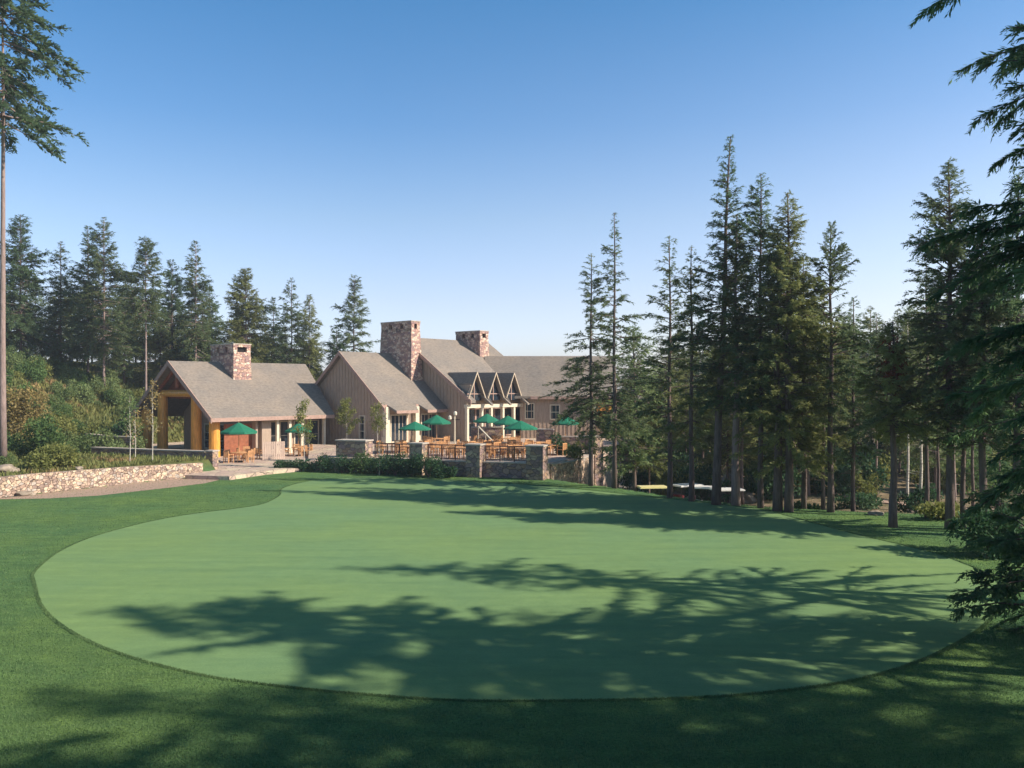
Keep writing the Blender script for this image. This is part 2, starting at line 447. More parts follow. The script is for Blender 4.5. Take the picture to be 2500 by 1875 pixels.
ii = (np.arange(ny - 1)[:, None] * nx + np.arange(nx - 1)[None, :]).reshape(-1)
Q = np.stack([ii, ii + 1, ii + nx + 1, ii + nx], -1)
me.vertices.add(len(V)); me.loops.add(len(Q) * 4); me.polygons.add(len(Q))
me.vertices.foreach_set('co', V.astype(np.float32).reshape(-1))
me.loops.foreach_set('vertex_index', Q.astype(np.int32).reshape(-1))
me.polygons.foreach_set('loop_start', np.arange(0, len(Q) * 4, 4, dtype=np.int32))
me.polygons.foreach_set('use_smooth', np.ones(len(Q), bool))
me.update(calc_edges=True)
rimv = np.interp(XX, RIMX, RIMY)
off = np.interp(XX, [5, 14, 20, 30], [16, 3.5, 2.0, 2.5])
soil = smooth((YY - rimv - off) / 3.0) * smooth((XX - 9) / 4) 
soil = np.maximum(soil, smooth((YY - 72) / 6) * smooth((XX - 4) / 5) * 0.8)
n2 = np.interp(YY, HFY, HFX) - XX
ndl = (XX + 26.9) * -0.864 + (YY - 48) * 0.503
scr = np.maximum(smooth(n2 / 1.5) * smooth((YY - 24) / 12), smooth((ndl - 0.2) / 0.4) * (XX < -18) * (YY > 38))
scr = np.maximum(scr, smooth((YY - 95) / 4) * (XX < 12))
for nm, arr in (('soil', soil), ('scrub', scr)):
    at = me.attributes.new(nm, 'FLOAT', 'POINT'); at.data.foreach_set('value', arr.astype(np.float32).reshape(-1))
me.materials.append(M['ground'])
tag(link_mesh('ground', me), kind='structure')

# putting green, traced on the ground plane
GP = [(85,1400),(88,1424),(107,1481),(170,1537),(294,1594),(486,1645),(678,1673),(904,1695),(1130,1709),(1413,1709),(1695,1702),(1860,1690),(2034,1668),
      (2160,1640),(2260,1605),(2340,1565),(2400,1525),(2441,1469),(2440,1432),(2407,1401),(2340,1372),(2260,1345),(2090,1305),(2000,1281),(1921,1260),(1853,1243),(1720,1228),(1582,1213),
      (1356,1189),(1130,1174),(904,1167),(820,1169),(768,1173),(725,1181),(690,1193),(686,1206),(676,1215),(644,1230),(590,1240),(508,1250),(420,1263),(339,1280),(260,1301),(203,1320),(150,1345),(113,1371)]
pts = [Vector(ground_at(*p)) for p in GP]
def catmull(P, k=5):
    out = []; n = len(P)
    for i in range(n):
        a, b_, c, d = P[i - 1], P[i], P[(i + 1) % n], P[(i + 2) % n]
        for j in range(k):
            u = j / k
            out.append(0.5 * ((2 * b_) + (c - a) * u + (2 * a - 5 * b_ + 4 * c - d) * u * u + (3 * b_ - a - 3 * c + d) * u ** 3))
    return out
green_pts = catmull(pts)
mb = MB(); mb.poly([(p.x, p.y, 0.006) for p in green_pts])
o = mb.build('putting_green', M['green']); tag(o, kind='structure')
if o.data.polygons[0].normal.z < 0: o.data.flip_normals()

GPA = np.array([(p.x, p.y) for p in green_pts])
def in_poly(px, py, poly):
    inside = np.zeros(len(px), bool); j = len(poly) - 1
    for i in range(len(poly)):
        xi, yi = poly[i]; xj, yj = poly[j]
        c = ((yi > py) != (yj > py)) & (px < (xj - xi) * (py - yi) / (yj - yi + 1e-12) + xi)
        inside ^= c; j = i
    return inside

# rough grass: blades in the foreground and a tall lip round the green
def blades(xy, hgt, wid, rng):
    n = len(xy); a = rng.uniform(0, 2 * np.pi, n); lean = rng.uniform(0, 0.6, n) * hgt; la = rng.uniform(0, 2 * np.pi, n)
    z = height(xy[:, 0], xy[:, 1]) - 0.005
    b0 = np.stack([xy[:, 0] - np.cos(a) * wid / 2, xy[:, 1] - np.sin(a) * wid / 2, z], -1)
    b1 = np.stack([xy[:, 0] + np.cos(a) * wid / 2, xy[:, 1] + np.sin(a) * wid / 2, z], -1)
    tx = xy[:, 0] + np.cos(la) * lean; ty = xy[:, 1] + np.sin(la) * lean
    t1 = np.stack([tx + np.cos(a) * wid * .12, ty + np.sin(a) * wid * .12, z + hgt], -1)
    t0 = np.stack([tx - np.cos(a) * wid * .12, ty - np.sin(a) * wid * .12, z + hgt], -1)
    return np.stack([b0, b1, t1, t0], 1)
rng = np.random.default_rng(3)
n = 330000
d = 12.5 + (58 - 12.5) * rng.random(n) ** 2.1
x = rng.uniform(-0.64, 0.64, n) * d
ok = ~in_poly(x, d, GPA)
xy = np.stack([x[ok], d[ok]], -1)
P1 = blades(xy, rng.uniform(0.02, 0.05, len(xy)) * np.interp(xy[:, 1], [12, 50], [1, .6]), rng.uniform(0.010, 0.022, len(xy)) * (xy[:, 1] / 16), rng)
seg = np.roll(GPA, -1, 0) - GPA; L = np.hypot(seg[:, 0], seg[:, 1]); cum = np.cumsum(L)
s = rng.random(50000) * cum[-1]; k = np.searchsorted(cum, s); k = np.clip(k, 0, len(L) - 1)
u = (s - (cum[k] - L[k])) / L[k]
base = GPA[k] + seg[k] * u[:, None]; nr = np.stack([seg[k][:, 1], -seg[k][:, 0]], -1) / L[k][:, None]
tst = GPA + 0.2 * np.stack([seg[:, 1], -seg[:, 0]], -1) / L[:, None]
sgn = -1 if in_poly(tst[:, 0], tst[:, 1], GPA).mean() > 0.5 else 1
xy = base + nr * sgn * (rng.random(50000) ** 1.3 * 0.10)[:, None]
P2 = blades(xy, rng.uniform(0.02, 0.048, len(xy)), rng.uniform(0.012, 0.025, len(xy)), rng)
tag(link_mesh('rough_grass', quads_mesh('rough_grass', np.concatenate([P1, P2]), M['blade'])),
    'short rough grass blades growing round the putting green and across the foreground', 'grass', kind='stuff')

# ---------------------------------------------------------------- paved areas
TZ = 1.0
def slab(name, pts, z, th, mat):
    mb = MB(); mb.prism([(x, y, z) for x, y in pts], (0, 0, -th))
    return tag(mb.build(name, mat), kind='structure')
def W(px, d): return (gx(px, d), d)
P1w = (-9.57, 60.0); P2w = (2.13, 56.0); P3w = (5.8, 63.0); P4w = (8.8, 71.0)
terr = [(-13.6, 61.8), (-12.6, 60.9), P1w, P2w, P3w, P4w, (10.4, 84.0), (-2, 92), (-16, 83), (-15.6, 79.4), (-13.0, 74.0), (-13.6, 67.0)]
slab('terrace_paving', terr, TZ, 3.0, M['paving'])
court = [ground_at(452, 1160, .25), ground_at(560, 1163, .25), ground_at(650, 1150, .25), ground_at(760, 1140, .25), (-13.7, 61.9), (-13.7, 67), (-13.1, 74), (-15.7, 79.3), (-17, 92), (-40, 92), (-38, 78), (-30, 63.6), (-21.0, 60.6)]
slab('courtyard_paving', court, 0.25, 0.9, M['paving'])
# lit ramp between courtyard and terrace
mb = MB(); a = W(735, 68.5); 
mb.prism([(*W(752, 66.0), .262), (-13.75, 64.0, .262), (-13.75, 73.6, 1.0), (*W(755, 77.0), .9)], (0, 0, -.6))
tag(mb.build('entry_ramp', M['paving']), kind='structure')
# gravel strip below the low wall
gv = [ground_at(-260, 1235), ground_at(0, 1219), ground_at(120, 1217), ground_at(241, 1210), ground_at(410, 1191), ground_at(500, 1180), ground_at(560, 1166), ground_at(470, 1160), (-20.9, 58.6), (-26.7, 48.0), (-32, 38.8)]
mb = MB(); mb.poly([(x, y, 0.005) for x, y in gv]); tag(mb.build('gravel_strip', M['gravel']), kind='structure')
pp = []
def ribbon(name, ctr, w, mat, lift=0.03, n=50):
    C = np.array(ctr, float); cs = np.r_[0, np.cumsum(np.hypot(*np.diff(C, axis=0).T))]
    s = np.linspace(0, cs[-1], n); px = np.interp(s, cs, C[:, 0]); py = np.interp(s, cs, C[:, 1])
    k = 5; ker = np.ones(k) / k
    px = np.convolve(np.pad(px, k // 2, 'edge'), ker, 'valid'); py = np.convolve(np.pad(py, k // 2, 'edge'), ker, 'valid')
    tx, ty = np.gradient(px), np.gradient(py); l = np.hypot(tx, ty)
    mb = MB()
    for j in range(4):
        for i in range(n - 1):
            q = []
            for (ii, jj) in ((i, j), (i + 1, j), (i + 1, j + 1), (i, j + 1)):
                o_ = (jj / 4 - .5) * w; xx = px[ii] - ty[ii] / l[ii] * o_; yy = py[ii] + tx[ii] / l[ii] * o_
                q.append((xx, yy, H(xx, yy) + lift))
            mb.poly(q)
    return tag(mb.build(name, mat), kind='structure')
ribbon('cart_path', [(9.3, 68), (9.9, 76), (11.6, 84), (15, 92)], 2.4, M['concrete'], 0.05)
ribbon('woodland_path', [(15, 92), (17.5, 78), (19.5, 66), (22.5, 58.5), (26, 52.5), (34, 48), (60, 42)], 1.9, M['gravel'], 0.06, 70)

# ---------------------------------------------------------------- clubhouse
U = Vector((0.656, 0.755, 0)); Vv = Vector((-0.755, 0.656, 0))
class Fr:
    def __init__(s, x, y, U=U, V=Vv): s.o = Vector((x, y, 0)); s.U = U; s.V = V
    def p(s, u, v, z): return s.o + s.U * u + s.V * v + Vector((0, 0, z))
    def box(s, mb, u0, u1, v0, v1, z0, z1):
        mb.hexa([s.p(u0, v0, z0), s.p(u1, v0, z0), s.p(u1, v1, z0), s.p(u0, v1, z0), s.p(u0, v0, z1), s.p(u1, v0, z1), s.p(u1, v1, z1), s.p(u0, v1, z1)])
club = empty('clubhouse', (-10, 78, 0.25), 0, 'long timber and stone clubhouse with grey-brown shingle roofs and three stone chimneys', 'building')
def put(mb, name, mat, parent=club, smooth=False): return mb.build(name, mat, parent, True, smooth)

def chimney(fr, u0, u1, v0, v1, z0, zt, slots_v, parent, flare=0.12, zf=None):
    mb = MB(); zb = zt - 1.0
    fb = flare
    zf = zf or z0
    mb.hexa([fr.p(u0 - fb, v0 - fb, z0), fr.p(u1 + fb, v0 - fb, z0), fr.p(u1 + fb, v1 + fb, z0), fr.p(u0 - fb, v1 + fb, z0),
             fr.p(u0, v0, zb), fr.p(u1, v0, zb), fr.p(u1, v1, zb), fr.p(u0, v1, zb)])
    e = .012
    # piers round the flue openings
    n = slots_v; lv = v1 - v0; pw = (lv - n * 0.42) / (n + 1)
    for i in range(n + 1):
        a = v0 + i * (pw + 0.42)
        fr.box(mb, u0 + e, u0 + .38, a + (e if i == 0 else 0), a + pw - (e if i == n else 0), zb, zt - .3)
        fr.box(mb, u1 - .38, u1 - e, a + (e if i == 0 else 0), a + pw - (e if i == n else 0), zb, zt - .3)
    if u1 - u0 > 1.0:
        pass
    fr.box(mb, u0 - .02, u1 + .02, v0 - .02, v1 + .02, zt - .3, zt - 0.08)
    fr.box(mb, u0 + e, u1 - e, v0 + e + .004, v1 - e - .004, zb - .01, zb + .25)
    mb.mi = 1
    fr.box(mb, u0 + .3, u1 - .3, v0 + .25, v1 - .25, zb, zt - .3)
    mb.mi = 2
    fr.box(mb, u0 - .05, u1 + .05, v0 - .05, v1 + .05, zt - .08, zt)
    return put(mb, 'chimney', [M['chimney_stone'], M['soot'], M['cap']], parent)

def gable_roof(fr, u0, u1, W_, ze, zr, th=0.22, u1e=None, ub=None):
    """two closed slabs; ridge at v = W_/2"""
    u1e = u1 if u1e is None else u1e
    mb = MB(); h = W_ / 2
    mb.prism([fr.p(u0, 0, ze), fr.p(u1e, 0, ze), fr.p(u1, h, zr), fr.p(u0, h, zr)], (0, 0, -th))
    mb.prism([fr.p(u0, h + .001, zr), fr.p(u1, h + .001, zr), fr.p(u1e if ub is None else ub, W_, ze), fr.p(u0, W_, ze)], (0, 0, -th))
    return mb
def rake(fr, u, W_, ze, zr, wid=.30, th=.07):
    mb = MB(); h = W_ / 2
    for (va, vb, za, zb) in ((-.03, h, ze, zr), (W_ + .03, h, ze, zr)):
        a = fr.p(u - th, va, za + .02); b_ = fr.p(u - th, vb, zb + .02); c = fr.p(u - th, vb, zb - wid); d = fr.p(u - th, va, za - wid)
        mb.prism([a, b_, c, d], fr.U * (th - .003))
    return mb
def window(fr, face, a0, a1, z0, z1, at, parent, mull=1, bars=0, frame=None, depth=.08):
    """face 'u': window lies on plane v=at spanning u a0..a1; face 'v': plane u=at spanning v"""
    frame = frame or M['cream']
    def bx(mb, p0, p1, q0, q1, zz0, zz1):
        if face == 'u': fr.box(mb, p0, p1, at + q0, at + q1, zz0, zz1)
        else: fr.box(mb, at + q0, at + q1, p0, p1, zz0, zz1)
    f = MB(); w = .10
    bx(f, a0 - w, a0, -depth, .02, z0 - w, z1 + w); bx(f, a1, a1 + w, -depth, .02, z0 - w, z1 + w)
    bx(f, a0, a1, -depth, .02, z1, z1 + w); bx(f, a0, a1, -depth - .03, .02, z0 - w, z0)
    for i in range(1, mull + 1):
        c = a0 + (a1 - a0) * i / (mull + 1); bx(f, c - .03, c + .03, -depth + .02, -.032, z0, z1)
    for i in range(1, bars + 1):
        c = z0 + (z1 - z0) * i / (bars + 1); bx(f, a0, a1, -depth + .012, -.034, c - .025, c + .025)
    fo = put(f, 'window', frame, parent)
    g = MB(); bx(g, a0 + .001, a1 - .001, -.03, .015, z0 + .001, z1 - .001)
    go = g.build('pane', M['glass']); go.parent = fo
    go.location = (0, 0, 0)
    return fo
def battens(mb, fr, face, a0, a1, at, z0, ztop, step=.45, w=.06, d=.04):
    a = a0 + step / 2
    while a < a1:
        zt = ztop(a)
        if zt > z0 + .3:
            if face == 'u': fr.box(mb, a - w / 2, a + w / 2, at - d, at - .002, z0, zt)
            else: fr.box(mb, at - d, at - .002, a - w / 2, a + w / 2, z0, zt)
        a += step

# --- left pavilion: open log porch under a steep roof
A = Fr(-24.1, 69.0); WA, LA, ZE, ZR = 14.0, 14.0, 3.5, 8.25
roofA = put(gable_roof(A, 0, LA, WA, ZE, ZR, .25, u1e=12.2), 'roof', M['shingle'])
put(rake(A, 0, WA, ZE, ZR, .42, .08), 'bargeboard', M['fascia'])
mb = MB(); A.box(mb, .01, 12.1, -.05, -.005, ZE - .32, ZE + .0); put(mb, 'fascia', M['fascia'])
chimney(A, 4.79, 6.5, 4.7, 8.55, 5.8, 9.85, 2, roofA, .06)
def roof_under(v, W_, ze, zr): return ze + (zr - ze) * (v / (W_ / 2) if v < W_ / 2 else (W_ - v) / (W_ / 2))
for v in (1.2, 4.1, 9.9, 12.9):
    mb = MB(); zt = min(roof_under(v, WA, ZE, ZR) - .3, 5.35)
    r = .46
    mb.tube([A.p(.95, v, .25), A.p(.95, v, 1.5), A.p(.95, v, zt)], [r, r * .97, r * .92], 14)
    put(mb, 'log_post', M['log'], smooth=False)
for u in (5.2,):
    mb = MB(); A.box(mb, u, u + .9, .9, 1.8, .25, 3.45); put(mb, 'pier', M['siding'])
for u in (6.5, 7.75, 9.0, 11.4):
    mb = MB(); A.box(mb, u - .12, u + .12, .45, .69, .25, 3.3); A.box(mb, u - .18, u + .18, .39, .75, .25, .5); put(mb, 'column', M['cream'])
mb = MB(); A.box(mb, 6.0, 12.0, .40, .74, 3.30, 3.42 ); put(mb, 'eave_beam', M['cream'])
# gable beams and king post truss
mb = MB()
mb.tube([A.p(.95, 4.2, 5.45), A.p(.95, 9.8, 5.45)], [.3, .3], 12); put(mb, 'tie_beam', M['log'])
mb = MB()
mb.tube([A.p(.8, 7, 5.95), A.p(.8, 7, 7.8)], [.2, .2], 10)
mb.tube([A.p(.82, 3.6, 5.7), A.p(.82, 6.9, 7.8)], [.17, .17], 10); mb.tube([A.p(.82, 10.4, 5.7), A.p(.82, 7.1, 7.8)], [.17, .17], 10)
put(mb, 'truss', M['redwood'])
mb = MB(); mb.poly([A.p(1.6, 2.3, 5.0), A.p(1.6, 11.7, 5.0), A.p(1.6, 7, 8.0)]); put(mb, 'gable_infill', M['redwood'])
mb = MB()
A.box(mb, 4.6, 4.8, .9, 13.0, .25, 3.7); mb.prism([A.p(4.6, .9, 3.7), A.p(4.6, 13.0, 3.7), A.p(4.6, 7, 7.75)], A.U * .2)
A.box(mb, 4.8, 5.2, 1.4, 1.6, .25, 3.6); A.box(mb, 6.1, 12.0, 2.2, 2.4, .25, 4.6); A.box(mb, 4.8, 12.0, 13.0, 13.2, .25, 3.6)
put(mb, 'wall', M['siding'])
for v in (5.6, 7.8, 10.0): window(A, 'v', v, v + 1.3, .5, 2.6, 4.6, club, 0, 2)
for u in (6.4, 7.9, 9.4, 10.9): window(A, 'u', u, u + 1.0, .5, 2.9, 2.2, club, 0, 1)
mb = MB(); A.box(mb, 2.0, 5.1, 1.50, 1.56, .25, 2.9); put(mb, 'wall', M['redwood'])

# --- middle gabled wing
B = Fr(-11.07, 75.0); WB, LB = 12.8, 8.6
ze, zr = 4.45, 9.3
vs = .45
mbr = MB(); hB = WB / 2
mbr.prism([B.p(0, vs, ze), B.p(LB, vs, ze), B.p(LB, hB, zr), B.p(0, hB, zr)], (0, 0, -.22))
mbr.prism([B.p(0, hB + .001, zr), B.p(LB, hB + .001, zr), B.p(LB, WB, 4.1), B.p(0, WB, 4.1)], (0, 0, -.22))
sl_ = (zr - ze) / (hB - vs)
for (ua, ub) in ((1.0, 3.6), (4.75, 7.35)):      # roof sweeps down over each window bay
    fl = .45
    for (a0, a1, b0, b1) in ((ua - fl, ua, ua - .0, ua), ):
        pass
    vlo = -.35; zlo = ze - sl_ * (vs - vlo) * .8
    mbr.prism([B.p(ua, vlo, zlo), B.p(ub, vlo, zlo), B.p(ub + .4, vs + .001, ze), B.p(ua - .4, vs + .001, ze)], (0, 0, -.2))
roofB = put(mbr, 'roof', M['shingle'])
put(rake(B, 0, WB, 4.1, 9.3, .34, .07), 'bargeboard', M['fascia'])
mb = MB()
for (ua, ub) in ((1.0, 3.6), (4.75, 7.35)): B.box(mb, ua, ub, -.40, -.355, zlo - .26, zlo + .0)
for (ua, ub) in ((.01, .58), (4.02, 4.33)): B.box(mb, ua, ub, vs - .05, vs - .004, ze - .3, ze)
put(mb, 'fascia', M['fascia'])
def wtopB(v): return roof_under(v, WB, 4.1, 9.3) - .25
mb = MB()
mb.prism([B.p(.45, .8, .9), B.p(.45, 12.1, .2), B.p(.45, 12.1, wtopB(12.1)), B.p(.45, 6.4, wtopB(6.4)), B.p(.45, .8, wtopB(.8))], B.U * .2)
B.box(mb, .65, 7.4, .8, 1.0, .9, 4.5)
battens(mb, B, 'v', .9, 12.1, .45, .95, lambda v: wtopB(v))
battens(mb, B, 'u', .7, 7.3, .8, .95, lambda u: 4.4, .45)
put(mb, 'wall', [M['siding']])
window(B, 'v', 3.3, 3.95, 1.35, 3.35, .45, club, 0, 2)
for (ua, ub) in ((1.35, 3.2), (5.05, 6.9)):
    window(B, 'u', ua, ub, 1.15, 3.45, .8, club, 1, 0)
for u in (.62, 4.15):
    mb = MB(); B.box(mb, u - .22, u + .22, .33, .77, 1.0, 4.25); B.box(mb, u - .3, u + .3, .25, .85, 1.0, 1.6); put(mb, 'column', M['cream'])

# --- main hall with dormers
Cc = Fr(-3.7, 78.0); WC, LC, ZC0, ZC1 = 18.52, 12.2, 4.8, 10.9
hC = WC / 2
mb = MB(); sC = (ZC1 - ZC0) / hC
mb.prism([Cc.p(0, 0, ZC0), Cc.p(.6, 0, ZC0), Cc.p(.6, hC, ZC1), Cc.p(0, hC, ZC1)], (0, 0, -.25))
v0 = 3.95; z0 = ZC0 + sC * v0
mb.prism([Cc.p(.601, v0, z0), Cc.p(8.2, v0, z0), Cc.p(LC, v0 + 2.0, z0 + 2.0 * sC), Cc.p(LC, hC, ZC1), Cc.p(.601, hC, ZC1)], (0, 0, -.25))
mb.prism([Cc.p(0, hC + .001, ZC1), Cc.p(LC, hC + .001, ZC1), Cc.p(LC, WC, ZC0), Cc.p(0, WC, ZC0)], (0, 0, -.25))
# dormer roofs
dz_top, dz_low, hw = 7.38, 5.05, 1.2
dcs = (1.0, 3.6, 6.2)
for c in dcs:
    for sgn in (-1, 1):
        e0 = max(c + sgn * hw, .48); zl_ = dz_top - abs(c - e0) / hw * (dz_top - dz_low)
        fr0 = [Cc.p(e0, .25, zl_), Cc.p(c, .25, dz_top), Cc.p(c, 4.3, dz_top), Cc.p(e0, 4.3, zl_)]
        mb.prism(fr0, (0, 0, -.16))
    # swept tips of roof between the gables
for e0 in (2.3, 4.9, 7.5):
    mb.prism([Cc.p(e0 - .12, -.5, 4.42), Cc.p(e0 + .12, -.5, 4.42), Cc.p(e0 + .55, .9, 5.75), Cc.p(e0, 1.0, 5.1), Cc.p(e0 - .55, .9, 5.75)], (0, 0, -.14))
roofC = put(mb, 'roof', M['shingle'])
put(rake(Cc, 0, WC, ZC0, ZC1, .38, .08), 'bargeboard', M['fascia'])
mb = MB()
for c in dcs:
    for sgn in (-1, 1):
        e0 = c + sgn * hw * .98
        mb.prism([Cc.p(e0, .16, dz_low - .05), Cc.p(c, .16, dz_top + .06), Cc.p(c, .16, dz_top - .16), Cc.p(e0 - sgn * .07, .16, dz_low - .14)], Cc.V * .085)
put(mb, 'dormer_trim', M['trim_tan'])
for c in dcs:
    g = MB(); g.prism([Cc.p(c - hw * .86, .62, dz_low - .3), Cc.p(c + hw * .86, .62, dz_low - .3), Cc.p(c + hw * .86, .62, dz_low + .05), Cc.p(c, .62, dz_top - .35), Cc.p(c - hw * .86, .62, dz_low + .05)], Cc.V * .04)
    do = put(g, 'dormer_window', M['glass'])
    f = MB(); Cc.box(f, c - .04, c + .04, .56, .615, dz_low - .3, dz_top - .45); Cc.box(f, c - .95, c + .95, .57, .612, dz_low + .28, dz_low + .36)
    fo = f.build('glazing_bar', M['fascia']); fo.parent = do
def wtopC(v): return roof_under(v, WC, ZC0, ZC1) - .28
mb = MB()
mb.prism([Cc.p(.45, 1.0, .9), Cc.p(.45, 17.5, .9), Cc.p(.45, 17.5, wtopC(17.5)), Cc.p(.45, hC, wtopC(hC)), Cc.p(.45, 1.0, wtopC(1.0))], Cc.U * .2)
battens(mb, Cc, 'v', 1.1, 17.0, .45, .95, wtopC)
mb.prism([Cc.p(.5, .62, ZC0 + sC * .62 - .1), Cc.p(.5, .62, 6.28), Cc.p(.5, 2.3, 6.28), Cc.p(.5, 2.3, ZC0 + sC * 2.3 - .1)], Cc.U * .08)
Cc.box(mb, .65, 9.0, 1.5, 1.7, .9, 1.3); Cc.box(mb, .65, 12, 1.5, 1.7, 4.05, 5.4)
Cc.box(mb, 11.9, 12.1, 1.5, 17, .9, 6.0)
put(mb, 'wall', M['siding'])
mb = MB(); Cc.box(mb, -.05, 8.3, .45, .85, 4.08, 4.40); put(mb, 'entablature', M['cream'])
for u in (.12, 2.05, 3.35, 5.0, 6.6, 8.05):
    mb = MB(); Cc.box(mb, u - .12, u + .12, .5, .8, 1.0, 4.08); put(mb, 'column', M['cream'])
for i in range(6): window(Cc, 'u', .9 + i * 1.3, 2.0 + i * 1.3, 1.4, 3.9, 1.5, club, 0, 1, M['fascia'])
chimney(Cc, -1.0, .12, 6.9, 11.3, 5.6, 12.35, 2, roofC, .22)
chimney(Cc, 8.2, 9.5, 6.6, 10.1, 7.6, 11.85, 2, roofC, .10)

# --- right wing running across the view
D = Fr(.6, 83.5, Vector((1, 0, 0)), Vector((0, 1, 0)))
roofD = put(gable_roof(D, -3.4, 9.6, 10.4, 5.1, 9.2, .22, u1e=9.6), 'roof', M['shingle'])
mb = MB(); h = 5.2
for (va, vb) in ((-.03, h), (10.43, h)):
    mb.prism([D.p(9.6, va, 5.12), D.p(9.6, vb, 9.22), D.p(9.6, vb, 8.86), D.p(9.6, va, 4.76)], (.07, 0, 0))
put(mb, 'bargeboard', M['fascia'])
mb = MB(); D.box(mb, 1.2, 9.59, -.06, -.005, 4.82, 5.1); put(mb, 'fascia', M['fascia'])
mb = MB(); D.box(mb, .2, 7.4, .7, .9, .9, 4.9); D.box(mb, 7.2, 7.4, .9, 9.6, .9, 4.9)
mb.prism([D.p(7.2, .9, 4.9), D.p(7.2, 9.6, 4.9), D.p(7.2, 5.2, 8.6)], (.2, 0, 0))
battens(mb, D, 'u', .3, 7.3, .7, .95, lambda u: 4.8, .4)
put(mb, 'wall', M['siding'])
window(D, 'u', .75, 1.5, 2.95, 4.35, .7, club, 0, 1)
window(D, 'u', 3.2, 4.0, 2.9, 4.2, .7, club, 0, 1)
for v in (.9, 4.2, 9.4):
    mb = MB(); mb.tube([D.p(8.9, v, 2.6), D.p(8.9, v, min(roof_under(v, 10.4, 5.1, 9.2) - .25, 6.6))], [.36, .33], 12); put(mb, 'log_post', M['log'])
    mb = MB(); D.box(mb, 8.4, 9.4, v - .5, v + .5, .3, 2.6); put(mb, 'pier', M['stone'])
mb = MB(); mb.tube([D.p(8.9, 1.2, 5.4), D.p(8.9, 9.2, 5.4)], [.28, .28], 12); put(mb, 'tie_beam', M['log'])

# ---------------------------------------------------------------- terrace walls, piers, railings
def wall_run(name, pts, z0s, z1s, th, mat, label, cat='wall', cap=None, capmat=None, group=None):
    """pts 2D polyline; wall body plus separate cap child"""
    root = empty(name, (pts[0][0], pts[0][1], z0s[0]), 0, label, cat, group)
    mb = MB(); cb = MB()
    P = [Vector((*p, 0)) for p in pts]
    nrm = []
    for i in range(len(P)):
        a = P[max(i - 1, 0)]; b_ = P[min(i + 1, len(P) - 1)]; d_ = (b_ - a).normalized(); nrm.append(Vector((-d_.y, d_.x, 0)))
    for i in range(len(P) - 1):
        for (bb, t_, za, zb, zc, zd) in ((mb, th, z0s[i], z0s[i + 1], z1s[i], z1s[i + 1]),) + (((cb, th + .1, z1s[i], z1s[i + 1], z1s[i] + cap, z1s[i + 1] + cap),) if cap else ()):
            a, b_ = P[i], P[i + 1]; na, nb = nrm[i] * t_, nrm[i + 1] * t_
            o_ = -.05 if t_ > th else 0
            oa, ob = nrm[i] * o_, nrm[i + 1] * o_
            z = lambda v, q: Vector((v.x, v.y, q))
            bb.hexa([z(a + oa, za), z(b_ + ob, zb), z(b_ + nb + ob, zb), z(a + na + oa, za), z(a + oa, zc), z(b_ + ob, zd), z(b_ + nb + ob, zd), z(a + na + oa, zc)])
    mb.build('masonry', mat, root, True)
    if cap: cb.build('coping', capmat or M['cap'], root, True)
    return root
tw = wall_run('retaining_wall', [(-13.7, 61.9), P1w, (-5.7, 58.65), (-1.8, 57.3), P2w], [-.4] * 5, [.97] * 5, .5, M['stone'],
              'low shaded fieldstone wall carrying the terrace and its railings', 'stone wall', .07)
def pier(px, d, w, z0, z1, parent, rot=-0.33, dep=None):
    dep = dep or w
    x = gx(px, d); mb = MB()
    c, s_ = math.cos(rot), math.sin(rot)
    def b8(hw, hd, a, b_): return [Vector((x, d, 0)) + Vector((c * i * hw - s_ * j * hd, s_ * i * hw + c * j * hd, k)) for k in (a, b_) for (i, j) in ((-1, -1), (1, -1), (1, 1), (-1, 1))]
    mb.hexa(b8(w / 2, dep / 2, z0, z1))
    mb.build('pier', M['stone'], parent, True)
    m2 = MB(); m2.hexa(b8(w / 2 + .06, dep / 2 + .06, z1, z1 + .09)); m2.build('pier_cap', M['cap'], parent, True)
pier(865, 61.6, 2.35, -.4, 2.15, tw, dep=1.1)
pier(1022, 58.75, .95, -.4, 2.12, tw)
pier(1161, 57.5, 1.0, -.4, 2.12, tw)
pier(1311, 56.0, 1.15, -.6, 2.15, tw)
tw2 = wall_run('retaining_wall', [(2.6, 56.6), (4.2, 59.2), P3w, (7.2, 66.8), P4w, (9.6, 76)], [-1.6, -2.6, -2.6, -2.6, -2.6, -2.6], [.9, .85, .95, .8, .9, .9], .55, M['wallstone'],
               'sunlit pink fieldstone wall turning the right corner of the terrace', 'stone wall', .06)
pier(1450, 64.4, 1.0, -1.8, 2.3, tw2, .8)
def railing(pxa, pxb, label):
    dx = (P2w[0] - P1w[0]); dy = P2w[1] - P1w[1]
    def onl(px):
        k = (px - CX) / F; s_ = (k * P1w[1] - P1w[0]) / (dx - k * dy)
        return Vector((P1w[0] + dx * s_ + .08, P1w[1] + dy * s_ + .25, TZ + .04))
    a, b_ = onl(pxa), onl(pxb)
    root = empty('railing', tuple((a + b_) / 2), 0, label, 'railing', 'iron railings between the stone piers')
    L_ = (b_ - a).length; e = (b_ - a).normalized(); up = Vector((0, 0, 1))
    for nm, z, w in (('top_rail', 1.02, .07), ('middle_rail', .80, .04), ('bottom_rail', .12, .045)):
        mb = MB(); mb.beam(a + up * z, b_ + up * z, w, w); mb.build(nm, M['iron'], root, True)
    n_ = 3
    for i in range(n_ + 1):
        p = a + e * (.05 + (L_ - .1) * i / n_); mb = MB(); mb.beam(p, p + up * 1.0, .07, .07, (0, 1, 0)); mb.build('post', M['iron'], root, True)
    mb = MB(); k = int(L_ / .16)
    for i in range(k):
        p = a + e * (L_ * (i + .5) / k); mb.beam(p + up * .13, p + up * .8, .022, .022, (0, 1, 0))
    mb.build('balusters', M['iron'], root, True)
